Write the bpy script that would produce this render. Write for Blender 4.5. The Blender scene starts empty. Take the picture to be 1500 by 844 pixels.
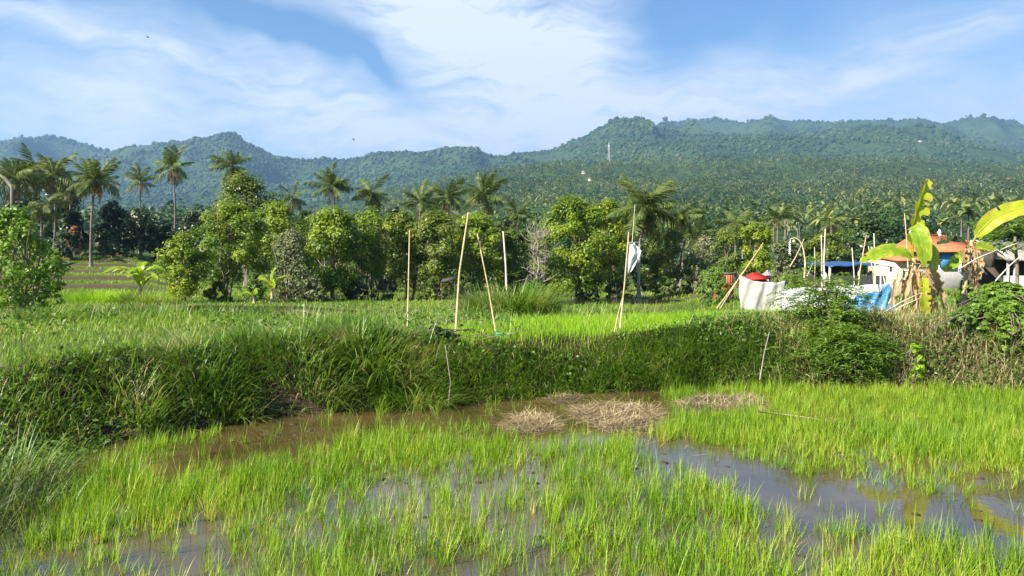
import bpy, math, numpy as np
from mathutils import Vector, Matrix

rng = np.random.default_rng(11)
S = bpy.context.scene
COL = S.collection
R = math.radians

# ------------------------------------------------------------------ camera model (photo pixels 1500 x 844 -> world)
F, CX, CY, EYE, HOR = 1083.3, 750.0, 422.0, 2.7, 380.0
PITCH = math.atan((CY - HOR) / F)
_f = np.array([0, math.cos(PITCH), -math.sin(PITCH)]); _u = np.array([0, math.sin(PITCH), math.cos(PITCH)])
def ray(px, py):
    return _f + np.array([1.0, 0, 0]) * ((px - CX) / F) + _u * ((CY - py) / F)
def at(px, py, Y):
    d = ray(px, py); t = Y / d[1]
    return np.array([d[0] * t, Y, EYE + d[2] * t])
def on(px, py, z):
    d = ray(px, py); t = (z - EYE) / d[2]
    return np.array([d[0] * t, d[1] * t, z])
def xat(px, Y): return at(px, HOR, Y)[0]

cam = bpy.data.cameras.new('camera'); co = bpy.data.objects.new('camera', cam); COL.objects.link(co)
cam.sensor_width = 36; cam.lens = 36 * F / 1500; cam.clip_end = 20000; cam.clip_start = 0.05
co.location = (0, 0, EYE); co.rotation_euler = (math.pi / 2 - PITCH, 0, 0)
S.camera = co

# ------------------------------------------------------------------ noise
def _h(ix, iy, s):
    n = (ix.astype(np.int64) * 374761393 + iy.astype(np.int64) * 668265263 + s * 974634281) & 0xFFFFFFFF
    n = ((n ^ (n >> 13)) * 1274126177) & 0xFFFFFFFF
    return ((n ^ (n >> 16)) & 0xFFFF) / 65535.0
def vnoise(x, y, s=0):
    x = np.asarray(x, float); y = np.asarray(y, float)
    ix = np.floor(x); iy = np.floor(y); fx = x - ix; fy = y - iy
    fx = fx * fx * (3 - 2 * fx); fy = fy * fy * (3 - 2 * fy)
    a = _h(ix, iy, s); b = _h(ix + 1, iy, s); c = _h(ix, iy + 1, s); d = _h(ix + 1, iy + 1, s)
    return (a * (1 - fx) + b * fx) * (1 - fy) + (c * (1 - fx) + d * fx) * fy
def fbm(x, y, s=0, o=4):
    v = 0; a = 0.5; t = 0
    for k in range(o):
        v = v + a * vnoise(np.asarray(x) * 2 ** k, np.asarray(y) * 2 ** k, s + k); t += a; a *= 0.5
    return v / t
def sstep(a, b, x):
    t = np.clip((np.asarray(x, float) - a) / (b - a), 0, 1); return t * t * (3 - 2 * t)

# signed distance to a closed polygon, positive outside
def sdist(poly, x, y):
    x = np.asarray(x, float).ravel(); y = np.asarray(y, float).ravel()
    p = np.asarray(poly, float)[:, :2]; n = len(p)
    d = np.full(x.shape, 1e9); ins = np.zeros(x.shape, bool)
    for i in range(n):
        a, b = p[i], p[(i + 1) % n]
        e = b - a; wx = x - a[0]; wy = y - a[1]
        t = np.clip((wx * e[0] + wy * e[1]) / max(e @ e, 1e-9), 0, 1)
        d = np.minimum(d, np.hypot(wx - e[0] * t, wy - e[1] * t))
        if abs(e[1]) > 1e-9:
            c = ((a[1] > y) != (b[1] > y)) & (x < e[0] * (y - a[1]) / e[1] + a[0])
            ins ^= c
    return np.where(ins, -d, d)
def pxpoly(pts, z): return np.array([on(a, b, z) for a, b in pts])

# ------------------------------------------------------------------ mesh helper
class MB:
    def __init__(self): self.v = []; self.f = {3: [], 4: []}; self.r = {3: [], 4: []}; self.n = 0
    def add(self, v, f, rnd=0.5):
        v = np.asarray(v, float).reshape(-1, 3); f = np.asarray(f, int)
        k = f.shape[1]
        self.f[k].append(f + self.n); self.v.append(v); self.n += len(v)
        self.r[k].append(np.broadcast_to(np.asarray(rnd, float), (len(f),)).copy())
    def mesh(self, name, mat, smooth=False):
        me = bpy.data.meshes.new(name)
        v = np.concatenate(self.v) if self.v else np.zeros((0, 3))
        me.vertices.add(len(v)); me.vertices.foreach_set('co', v.astype(np.float32).ravel())
        li = []; ls = []; rr = []; off = 0
        for k in (3, 4):
            if self.f[k]:
                f = np.concatenate(self.f[k]); li.append(f.ravel()); ls.append(off + np.arange(len(f)) * k); off += f.size
                rr.append(np.concatenate(self.r[k]))
        li = np.concatenate(li); ls = np.concatenate(ls); rr = np.concatenate(rr)
        me.loops.add(len(li)); me.loops.foreach_set('vertex_index', li.astype(np.int32))
        me.polygons.add(len(ls)); me.polygons.foreach_set('loop_start', ls.astype(np.int32))
        me.update(calc_edges=True)
        at_ = me.attributes.new('rnd', 'FLOAT', 'FACE'); at_.data.foreach_set('value', rr.astype(np.float32))
        if smooth: me.polygons.foreach_set('use_smooth', np.ones(len(ls), bool))
        if mat: me.materials.append(mat)
        return me
    def build(self, name, mat, parent=None, smooth=False):
        o = bpy.data.objects.new(name, self.mesh(name, mat, smooth)); COL.objects.link(o)
        if parent:
            o.parent = parent; o.matrix_parent_inverse = Matrix.Translation(parent.location).inverted()
        return o
    # shapes
    def tube(self, pts, rad, sides=7, rnd=0.5, cap=True):
        pts = np.asarray(pts, float); n = len(pts); rad = np.broadcast_to(np.asarray(rad, float), (n,))
        t = np.gradient(pts, axis=0); t /= np.linalg.norm(t, axis=1)[:, None] + 1e-9
        ref = np.array([0.31, 0.95, 0.05]) if abs(t[0][2]) > 0.5 else np.array([0, 0, 1.0])
        a = np.cross(t, ref); a /= np.linalg.norm(a, axis=1)[:, None] + 1e-9; b = np.cross(t, a)
        th = np.arange(sides) * 2 * np.pi / sides
        v = pts[:, None] + rad[:, None, None] * (a[:, None] * np.cos(th)[None, :, None] + b[:, None] * np.sin(th)[None, :, None])
        i = np.arange(n - 1)[:, None] * sides; j = np.arange(sides)[None]; j2 = (j + 1) % sides
        f = np.stack([i + j, i + j2, i + sides + j2, i + sides + j], -1).reshape(-1, 4)
        vv = v.reshape(-1, 3)
        self.add(vv, f, rnd)
        if cap:
            base = self.n - n * sides
            for k, rr in ((0, -1), (n - 1, 1)):
                c = self.n; self.v.append(pts[k][None]); self.n += 1
                ff = np.stack([np.full(sides, c), base + k * sides + np.arange(sides), base + k * sides + (np.arange(sides) + 1) % sides], -1)
                self.f[3].append(ff); self.r[3].append(np.full(sides, rnd))
    def box(self, lo, hi, rnd=0.5):
        x0, y0, z0 = lo; x1, y1, z1 = hi
        v = [(x0,y0,z0),(x1,y0,z0),(x1,y1,z0),(x0,y1,z0),(x0,y0,z1),(x1,y0,z1),(x1,y1,z1),(x0,y1,z1)]
        self.add(v, [(0,3,2,1),(4,5,6,7),(0,1,5,4),(1,2,6,5),(2,3,7,6),(3,0,4,7)], rnd)
    def grid(self, P, rnd=0.5):   # P (n,m,3)
        n, m = P.shape[:2]; i = np.arange(n - 1)[:, None] * m; j = np.arange(m - 1)[None]
        f = np.stack([i + j, i + j + 1, i + m + j + 1, i + m + j], -1).reshape(-1, 4)
        self.add(P.reshape(-1, 3), f, rnd)
    def blades(self, P, az, L, W, lean, bend, segs=3, rnd=None, droop_z=0.0, twist=0.5):
        P = np.asarray(P, float); n = len(P)
        if n == 0: return
        B = lambda q: np.broadcast_to(np.asarray(q, float), (n,))
        az, L, W, lean, bend = map(B, (az, L, W, lean, bend))
        if rnd is None: rnd = rng.random(n)
        cur = P.copy(); st = L / segs
        tw = az + np.pi / 2 + rng.uniform(-twist, twist, n)
        side = np.stack([np.cos(tw), np.sin(tw), np.zeros(n)], -1)
        prof = lambda t: np.minimum(1.0, 0.55 + 1.6 * t) * (1 - t ** 1.8) + 0.03
        rows = []
        for k in range(segs + 1):
            t = k / segs
            w = W * prof(t) * 0.5
            rows.append(cur - side * w[:, None]); rows.append(cur + side * w[:, None])
            ang = lean + bend * ((k + 0.5) / segs)
            cur = cur + np.stack([np.cos(az) * np.sin(ang), np.sin(az) * np.sin(ang), np.cos(ang)], -1) * st[:, None]
        V = np.stack(rows, 1)          # n, 2(segs+1), 3
        m = 2 * (segs + 1); b = np.arange(n)[:, None] * m; k = np.arange(segs)[None] * 2
        f = np.stack([b + k, b + k + 1, b + k + 3, b + k + 2], -1).reshape(-1, 4)
        self.add(V.reshape(-1, 3), f, np.repeat(rnd, segs))
    def leaves(self, P, N, size, aspect=0.5, rnd=None):   # rhombus leaves, slightly folded
        P = np.asarray(P, float); n = len(P)
        if n == 0: return
        N = N / (np.linalg.norm(N, axis=1)[:, None] + 1e-9)
        q = rng.normal(size=(n, 3)); a = np.cross(N, q); a /= np.linalg.norm(a, axis=1)[:, None] + 1e-9; b = np.cross(N, a)
        s = np.broadcast_to(np.asarray(size, float), (n,))[:, None]
        V = np.stack([P - a * s * .5, P + b * s * aspect * .5 - a * s * .05 + N * s * .08, P + a * s * .5, P - b * s * aspect * .5 - a * s * .05 + N * s * .08], 1)
        f = (np.arange(n)[:, None] * 4 + np.arange(4)[None])
        self.add(V.reshape(-1, 3), f, rng.random(n) if rnd is None else rnd)

def empty(name, loc, label=None, cat=None, group=None, kind=None):
    o = bpy.data.objects.new(name, None); COL.objects.link(o); o.location = [float(q) for q in loc]; o.empty_display_size = 0.1
    return tag(o, label, cat, group, kind)
def tag(o, label=None, cat=None, group=None, kind=None):
    if label: o['label'] = label
    if cat: o['category'] = cat
    if group: o['group'] = group
    if kind: o['kind'] = kind
    return o

# ------------------------------------------------------------------ materials
def newmat(name):
    m = bpy.data.materials.new(name); m.use_nodes = True
    nt = m.node_tree; nt.nodes.clear()
    return m, nt, nt.nodes.new, nt.links.new
def setin(n, **k):
    for a, v in k.items():
        n.inputs[a.replace('_', ' ')].default_value = v
def ramp(nt, cols):
    n = nt.nodes.new('ShaderNodeValToRGB'); cr = n.color_ramp
    while len(cr.elements) < len(cols): cr.elements.new(0.5)
    for e, (p, c) in zip(cr.elements, cols): e.position = p; e.color = (*c, 1)
    return n
def foliage(name, cols, trans=0.4, rough=0.5, nscale=0.0, namt=0.5, spec=0.35, tint=(1.15, 1.1, 0.6)):
    m, nt, N, Lk = newmat(name)
    at_ = N('ShaderNodeAttribute'); at_.attribute_name = 'rnd'
    fac = at_.outputs['Fac']
    if nscale:
        tc = N('ShaderNodeNewGeometry'); nz = N('ShaderNodeTexNoise'); setin(nz, Scale=nscale, Detail=3.0)
        Lk(tc.outputs['Position'], nz.inputs['Vector'])
        mr = N('ShaderNodeMapRange'); setin(mr, From_Min=0.3, From_Max=0.7, To_Min=-namt, To_Max=namt); Lk(nz.outputs['Fac'], mr.inputs['Value'])
        ad = N('ShaderNodeMath'); ad.operation = 'ADD'; ad.use_clamp = True; Lk(fac, ad.inputs[0]); Lk(mr.outputs[0], ad.inputs[1]); fac = ad.outputs[0]
    rp = ramp(nt, cols); Lk(fac, rp.inputs[0])
    b = N('ShaderNodeBsdfPrincipled'); setin(b, Roughness=rough, Specular_IOR_Level=spec); Lk(rp.outputs[0], b.inputs['Base Color'])
    out = N('ShaderNodeOutputMaterial')
    if trans > 0:
        tr = N('ShaderNodeBsdfTranslucent'); mu = N('ShaderNodeVectorMath'); mu.operation = 'MULTIPLY'; mu.inputs[1].default_value = tint
        Lk(rp.outputs[0], mu.inputs[0]); Lk(mu.outputs[0], tr.inputs['Color'])
        mx = N('ShaderNodeMixShader'); mx.inputs[0].default_value = trans; Lk(b.outputs[0], mx.inputs[1]); Lk(tr.outputs[0], mx.inputs[2]); Lk(mx.outputs[0], out.inputs[0])
    else: Lk(b.outputs[0], out.inputs[0])
    return m
def solid(name, c1, c2, scale=6.0, rough=0.7, bump=0.15, trans=0.0, stretch=(1, 1, 1), wave=None):
    m, nt, N, Lk = newmat(name)
    tc = N('ShaderNodeTexCoord'); mp = N('ShaderNodeMapping'); mp.inputs['Scale'].default_value = stretch; Lk(tc.outputs['Object'], mp.inputs[0])
    nz = N('ShaderNodeTexNoise'); setin(nz, Scale=scale, Detail=6.0, Roughness=0.65); Lk(mp.outputs[0], nz.inputs['Vector'])
    rp = ramp(nt, [(0.3, c1), (0.7, c2)]); Lk(nz.outputs['Fac'], rp.inputs[0])
    b = N('ShaderNodeBsdfPrincipled'); setin(b, Roughness=rough, Specular_IOR_Level=0.3); Lk(rp.outputs[0], b.inputs['Base Color'])
    hgt = nz.outputs['Fac']
    if wave:
        wv = N('ShaderNodeTexWave'); wv.bands_direction = wave[0]; setin(wv, Scale=wave[1], Distortion=0.3); Lk(tc.outputs['Object'], wv.inputs['Vector'])
        ad = N('ShaderNodeMath'); ad.operation = 'ADD'; Lk(hgt, ad.inputs[0]); Lk(wv.outputs['Fac'], ad.inputs[1]); hgt = ad.outputs[0]
    bp = N('ShaderNodeBump'); setin(bp, Strength=bump, Distance=0.05); Lk(hgt, bp.inputs['Height']); Lk(bp.outputs[0], b.inputs['Normal'])
    out = N('ShaderNodeOutputMaterial')
    if trans:
        tr = N('ShaderNodeBsdfTranslucent'); Lk(rp.outputs[0], tr.inputs['Color']); mx = N('ShaderNodeMixShader'); mx.inputs[0].default_value = trans
        Lk(b.outputs[0], mx.inputs[1]); Lk(tr.outputs[0], mx.inputs[2]); Lk(mx.outputs[0], out.inputs[0])
    else: Lk(b.outputs[0], out.inputs[0])
    return m

M = {}
M['rice'] = foliage('rice_leaf', [(0, (.12, .25, .012)), (.5, (.25, .40, .018)), (.85, (.39, .48, .035)), (1, (.52, .47, .13))], .45, .45, .5, .3, tint=(1.05, 1.15, .5))
M['nursery'] = foliage('nursery_leaf', [(0, (.23, .43, .016)), (1, (.36, .55, .026))], .5, .5, .4, .3)
M['bank'] = foliage('bank_grass', [(0, (.07, .15, .015)), (.5, (.15, .275, .024)), (.85, (.25, .37, .045)), (1, (.42, .38, .18))], .42, .42, .9, .5, .45)
M['field'] = foliage('field_grass', [(0, (.10, .20, .015)), (.45, (.19, .34, .02)), (.85, (.29, .40, .035)), (1, (.42, .38, .13))], .4, .5, .25, .35)
M['dry'] = foliage('dry_scrub', [(0, (.15, .19, .04)), (.45, (.33, .31, .12)), (1, (.56, .47, .27))], .25, .7, .5, .3)
M['straw'] = foliage('straw', [(0, (.17, .12, .055)), (.5, (.38, .29, .145)), (1, (.58, .47, .27))], .15, .6, 1.6, .4)
M['clove'] = foliage('clove_leaf', [(0, (.075, .14, .012)), (.5, (.165, .255, .015)), (1, (.31, .37, .022))], .4, .45, .35, .35, .4)
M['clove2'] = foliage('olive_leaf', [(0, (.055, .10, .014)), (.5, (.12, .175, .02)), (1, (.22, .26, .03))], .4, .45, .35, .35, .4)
M['dark'] = foliage('dark_leaf', [(0, (.016, .04, .010)), (.6, (.04, .075, .016)), (1, (.075, .12, .025))], .25, .4, .3, .3, .45)
M['shrub'] = foliage('shrub_leaf', [(0, (.05, .11, .018)), (.6, (.10, .20, .03)), (1, (.17, .28, .04))], .4, .45, .8, .3)
M['grey'] = foliage('greyish_leaf', [(0, (.06, .085, .03)), (.6, (.14, .165, .065)), (1, (.30, .30, .16))], .25, .6, .5, .4)
M['cass'] = foliage('cassava_leaf', [(0, (.09, .18, .02)), (.6, (.18, .31, .03)), (1, (.29, .41, .06))], .45, .4, .8, .3)
M['feather'] = foliage('feathery_leaf', [(0, (.085, .18, .022)), (.6, (.17, .29, .045)), (1, (.27, .39, .065))], .45, .5, .6, .2)
M['redleaf'] = foliage('reddish_leaf', [(0, (.09, .05, .02)), (.5, (.20, .08, .03)), (1, (.32, .13, .05))], .3, .5)
M['palm'] = foliage('palm_frond', [(0, (.045, .085, .016)), (.6, (.095, .145, .025)), (1, (.19, .21, .045))], .3, .55, 0, 0, .3)
M['palmdry'] = foliage('dry_frond', [(0, (.12, .07, .03)), (1, (.28, .18, .08))], .25, .6)
M['forest'] = foliage('far_forest', [(0, (.018, .052, .012)), (.5, (.048, .095, .02)), (.85, (.085, .13, .028)), (1, (.15, .18, .05))], .15, .6, .004, .6, .3)
M['mount'] = foliage('mountain_canopy', [(0, (.018, .05, .012)), (.5, (.038, .078, .017)), (.85, (.06, .10, .022)), (1, (.09, .12, .035))], .15, .7, .004, .5, .2)
M['hillpalm'] = foliage('hillside_palm', [(0, (.05, .095, .018)), (.5, (.14, .19, .04)), (1, (.34, .36, .12))], .25, .4, .01, .3, .5)
M['twig'] = foliage('bare_twig', [(0, (.20, .17, .14)), (1, (.36, .32, .27))], 0, .8)
M['bark'] = solid('bark', (.10, .075, .05), (.24, .20, .15), 5, .9, .5, stretch=(3, 3, .6))
M['palmbark'] = solid('palm_bark', (.10, .085, .07), (.24, .21, .17), 3, .9, .5, wave=('Z', 1.6))
M['palebark'] = solid('pale_palm_bark', (.24, .22, .19), (.42, .39, .34), 3, .9, .5, wave=('Z', 1.6))
M['bamboo'] = solid('bamboo', (.38, .28, .14), (.55, .43, .25), 4, .5, .2, stretch=(4, 4, .5), wave=('Z', .9))
M['palewood'] = solid('pale_wood', (.42, .38, .30), (.60, .55, .46), 6, .7, .2, stretch=(4, 4, .5))
M['tarp'] = solid('white_tarp', (.44, .42, .36), (.66, .64, .58), 2.2, .6, .5, .25)
M['bluetarp'] = solid('blue_tarp', (.05, .20, .42), (.09, .30, .55), 3, .45, .5, .2)
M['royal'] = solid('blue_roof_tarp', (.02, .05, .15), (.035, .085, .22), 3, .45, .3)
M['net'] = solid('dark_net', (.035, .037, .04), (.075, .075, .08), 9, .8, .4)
M['bag'] = solid('white_plastic', (.74, .76, .77), (.86, .87, .88), 5, .5, .4, .45)
M['rooftile'] = solid('orange_tile', (.42, .12, .05), (.56, .19, .08), 3, .75, .35, wave=('X', 3.2))
M['plaster'] = solid('tan_plaster', (.50, .40, .26), (.60, .50, .35), 2, .9, .2)
M['greywall'] = solid('grey_block', (.26, .26, .25), (.40, .39, .37), 3, .9, .3)
M['greyroof'] = solid('grey_roof', (.20, .18, .16), (.34, .31, .28), 4, .8, .5, wave=('X', 3.5))
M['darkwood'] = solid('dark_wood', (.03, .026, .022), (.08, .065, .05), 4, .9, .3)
M['redcloth'] = solid('red_cloth', (.38, .02, .018), (.55, .05, .03), 4, .7, .2, .2)
M['maroon'] = solid('maroon_leaf', (.10, .01, .015), (.20, .02, .03), 8, .7, .2)
M['white'] = solid('white_paint', (.66, .66, .64), (.78, .78, .76), 5, .6, .1)
M['bananal'] = foliage('banana_leaf', [(0, (.16, .30, .02)), (.5, (.28, .42, .03)), (.85, (.46, .50, .04)), (1, (.42, .30, .08))], .5, .4, 3.0, .3, .4)
M['bananay'] = foliage('yellow_banana_leaf', [(0, (.33, .43, .02)), (.6, (.50, .54, .03)), (1, (.50, .38, .08))], .5, .45, 4.0, .3)
M['bananad'] = foliage('dry_banana_leaf', [(0, (.22, .13, .06)), (.5, (.40, .27, .14)), (1, (.56, .42, .25))], .3, .7, 3, .3)
M['stem'] = solid('banana_stem', (.25, .17, .09), (.50, .42, .26), 5, .7, .4, stretch=(3, 3, .5))
M['mud'] = solid('mud', (.035, .025, .014), (.085, .06, .035), 12, .55, .7)
M['steel'] = solid('tower_steel', (.35, .36, .38), (.5, .5, .52), 3, .5, .05)
M['teal'] = solid('teal_net', (.02, .30, .24), (.05, .45, .36), 9, .6, .4)
M['bird'] = solid('bird_black', (.02, .02, .02), (.05, .05, .05), 9, .7, .1)
M['yellowcloth'] = solid('pale_yellow_leaf', (.55, .45, .22), (.70, .60, .36), 6, .7, .2)

# ground materials
def ground_mat():
    m, nt, N, Lk = newmat('ground_soil_and_turf')
    g = N('ShaderNodeNewGeometry')
    n1 = N('ShaderNodeTexNoise'); setin(n1, Scale=0.35, Detail=5.0); Lk(g.outputs['Position'], n1.inputs['Vector'])
    n2 = N('ShaderNodeTexNoise'); setin(n2, Scale=9.0, Detail=6.0, Roughness=.7); Lk(g.outputs['Position'], n2.inputs['Vector'])
    r1 = ramp(nt, [(.35, (.055, .075, .018)), (.55, (.09, .12, .025)), (.75, (.17, .14, .06))]); Lk(n1.outputs['Fac'], r1.inputs[0])
    r2 = ramp(nt, [(.3, (.032, .024, .014)), (.7, (.085, .062, .034))]); Lk(n2.outputs['Fac'], r2.inputs[0])
    sp = N('ShaderNodeSeparateXYZ'); Lk(g.outputs['Normal'], sp.inputs[0])
    mr = N('ShaderNodeMapRange'); setin(mr, From_Min=0.84, From_Max=0.97, To_Min=0.0, To_Max=0.85); Lk(sp.outputs['Z'], mr.inputs['Value'])
    sz = N('ShaderNodeSeparateXYZ'); Lk(g.outputs['Position'], sz.inputs[0])
    mz = N('ShaderNodeMapRange'); setin(mz, From_Min=-.1, From_Max=.12); Lk(sz.outputs['Z'], mz.inputs['Value'])
    ym = N('ShaderNodeMapRange'); setin(ym, From_Min=20., From_Max=24.); Lk(sz.outputs['Y'], ym.inputs['Value'])
    mxx = N('ShaderNodeMath'); mxx.operation = 'MAXIMUM'; Lk(mz.outputs[0], mxx.inputs[0]); Lk(ym.outputs[0], mxx.inputs[1])
    mu = N('ShaderNodeMath'); mu.operation = 'MULTIPLY'; Lk(mr.outputs[0], mu.inputs[0]); Lk(mxx.outputs[0], mu.inputs[1])
    mx = N('ShaderNodeMix'); mx.data_type = 'RGBA'; Lk(mu.outputs[0], mx.inputs[0]); Lk(r2.outputs[0], mx.inputs[6]); Lk(r1.outputs[0], mx.inputs[7])
    b = N('ShaderNodeBsdfPrincipled'); setin(b, Roughness=.9, Specular_IOR_Level=.2); Lk(mx.outputs[2], b.inputs['Base Color'])
    bp = N('ShaderNodeBump'); setin(bp, Strength=.6, Distance=.08); Lk(n2.outputs['Fac'], bp.inputs['Height']); Lk(bp.outputs[0], b.inputs['Normal'])
    o = N('ShaderNodeOutputMaterial'); Lk(b.outputs[0], o.inputs[0]); return m
def hill_mat():
    m, nt, N, Lk = newmat('hill_undergrowth')
    g = N('ShaderNodeNewGeometry')
    n1 = N('ShaderNodeTexNoise'); setin(n1, Scale=0.012, Detail=8.0, Roughness=.65); Lk(g.outputs['Position'], n1.inputs['Vector'])
    n2 = N('ShaderNodeTexVoronoi'); setin(n2, Scale=.07); Lk(g.outputs['Position'], n2.inputs['Vector'])
    r1 = ramp(nt, [(.35, (.028, .054, .015)), (.6, (.048, .082, .02)), (.8, (.085, .115, .03))]); Lk(n1.outputs['Fac'], r1.inputs[0])
    b = N('ShaderNodeBsdfPrincipled'); setin(b, Roughness=.9, Specular_IOR_Level=.1); Lk(r1.outputs[0], b.inputs['Base Color'])
    bp = N('ShaderNodeBump'); setin(bp, Strength=.8, Distance=6.0); bp.invert = True; Lk(n2.outputs['Distance'], bp.inputs['Height']); Lk(bp.outputs[0], b.inputs['Normal'])
    o = N('ShaderNodeOutputMaterial'); Lk(b.outputs[0], o.inputs[0]); return m
def water_mat(name, c1, c2, bump=.02):
    m, nt, N, Lk = newmat(name)
    g = N('ShaderNodeNewGeometry')
    n1 = N('ShaderNodeTexNoise'); setin(n1, Scale=.9, Detail=6.0, Roughness=.6); Lk(g.outputs['Position'], n1.inputs['Vector'])
    r1 = ramp(nt, [(.35, c1), (.7, c2)]); Lk(n1.outputs['Fac'], r1.inputs[0])
    n2 = N('ShaderNodeTexNoise'); setin(n2, Scale=7., Detail=3.0); Lk(g.outputs['Position'], n2.inputs['Vector'])
    bp = N('ShaderNodeBump'); setin(bp, Strength=bump, Distance=.05); Lk(n2.outputs['Fac'], bp.inputs['Height'])
    b = N('ShaderNodeBsdfPrincipled'); setin(b, Roughness=.03, IOR=1.45, Specular_IOR_Level=1.0); Lk(r1.outputs[0], b.inputs['Base Color']); Lk(bp.outputs[0], b.inputs['Normal'])
    o = N('ShaderNodeOutputMaterial'); Lk(b.outputs[0], o.inputs[0]); return m
M['ground'] = ground_mat(); M['hill'] = hill_mat()
M['water'] = water_mat('muddy_water', (.05, .036, .012), (.105, .075, .03))
M['pond'] = water_mat('pond_water', (.03, .03, .014), (.06, .055, .03), .05)

# ------------------------------------------------------------------ ground shape
PADDY = np.array([(-4.3, 2.2), (-4.75, 5.5), (-5.0, 7.3), (-5.6, 9.3), (-5.75, 10.7), (-4.2, 12.45), (-1.9, 13.45), (0.2, 14.2), (1.6, 14.9), (4.5, 15.5), (7.5, 15.6), (11, 15.2), (18, 14.6), (34, 14), (34, 2.2)])
POND = pxpoly([(165, 460), (230, 452), (300, 448), (430, 450), (500, 455), (545, 461), (480, 464), (400, 466), (330, 470), (240, 470)], .60)
MUDPOND = pxpoly([(815, 441), (900, 438.5), (1012, 440), (1015, 446), (930, 451), (830, 451)], .20)
NURS = pxpoly([(625, 494), (645, 484), (700, 475.5), (800, 468.5), (960, 464), (1130, 458), (1180, 462), (1165, 474), (1010, 480), (930, 486), (800, 493), (690, 497)], 1.1)

def gz(x, y):
    x = np.asarray(x, float); y = np.asarray(y, float); sh = x.shape; x = x.ravel(); y = y.ravel()
    px = CX + F * x / np.maximum(y, 1.0)
    mid = np.interp(y, [8, 21.5, 23, 27, 29, 36, 38, 44, 46, 60, 92], [1.12, 1.06, .74, .62, .56, .5, .28, .2, .02, -.15, -.3])
    right = np.interp(y, [8, 40, 60, 92], [1.18, 1.0, .7, 1.2])
    t = np.clip((y - 50) / 28, 0, 1); k = np.floor(t * 6) / 6; fr = t * 6 - np.floor(t * 6)
    terr = .45 + 2.9 * (k + sstep(.84, 1, fr) / 6)
    left = np.where(y < 50, np.interp(y, [8, 22, 25, 36, 50], [1.18, 1.0, .68, .56, .45]), terr)
    wl = 1 - sstep(170, 330, px); wr = sstep(960, 1090, px)
    wl = np.where(y < 30, wl * sstep(10, 30, y), wl)
    z = mid * (1 - wl) * (1 - wr) + left * wl + right * wr
    # near-left bank rises a little
    z += .16 * (fbm(x * .5, y * .5, 3) - .5) + .06 * (vnoise(x * 2.2, y * 2.2, 9) - .5)
    z -= .72 * sstep(-4, -5.6, x) * sstep(11.5, 9, y)
    # overgrown lip along the paddy
    s = sdist(PADDY, x, y)
    s = s + .35 * (fbm(x * .8, y * .8, 21) - .5)
    z = np.where(s > 0, z + .10 * np.exp(-((s - 1.5) / .6) ** 2), z)
    d = sdist(NURS, x, y); w = 1 - sstep(0., .7, d); z = z * (1 - w) + 1.07 * w
    s = s / (1 + 1.2 * sstep(-4.6, -6.0, x) * sstep(12.5, 10.5, y))
    bank = sstep(-.05, 1.1, s) ** .75
    floor_ = -.13 + .12 * (fbm(x * .9, y * .9, 5) - .42) + .05 * (vnoise(x * 4, y * 4, 6) - .5)
    z = floor_ * (1 - bank) + z * bank
    for P, lv in ((POND, .60), (MUDPOND, .20)):
        d = sdist(P, x, y); w = 1 - sstep(-.25, .9, d)
        z = z * (1 - w) + (lv - .12) * w
    return z.reshape(sh)
def g1(x, y): return float(gz(np.array([x]), np.array([y]))[0])

def axis(br):
    out = [br[0][0]]
    for a, b, s in br:
        n = max(1, int(round((b - a) / s))); out += list(np.linspace(a, b, n + 1)[1:])
    return np.array(out)
gx = axis([(-95, -45, 2.5), (-45, -16, .6), (-16, -8, .3), (-8, 13, .12), (13, 20, .3), (20, 50, .7), (50, 95, 2.5)])
gy = axis([(-12, 4, .8), (4, 18, .12), (18, 30, .3), (30, 48, .5), (48, 80, .3), (80, 92, .8)])
GX, GY = np.meshgrid(gx, gy)
mb = MB(); mb.grid(np.stack([GX, GY, gz(GX, GY)], -1)); tag(mb.build('ground', M['ground'], smooth=True), kind='structure')

def sheet(name, poly, z, mat):
    me = bpy.data.meshes.new(name); me.from_pydata([(float(p[0]), float(p[1]), z) for p in poly], [], [list(range(len(poly)))]); me.update()
    me.materials.append(mat); o = bpy.data.objects.new(name, me); COL.objects.link(o); return tag(o, kind='structure')
def grow(poly, d):
    c = poly[:, :2].mean(0); v = poly[:, :2] - c; return c + v * (1 + d / (np.linalg.norm(v, axis=1)[:, None]))
sheet('paddy_water', [(-6.6, 1.8), (-6.6, 11.6), (-4.6, 13.3), (1, 15.6), (4, 16.2), (34, 16.2), (34, 1.8)], 0.0, M['water'])
sheet('pond_water', grow(POND, .5), .60, M['pond'])
sheet('far_paddy_water', grow(MUDPOND, .5), .20, M['pond'])

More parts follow.
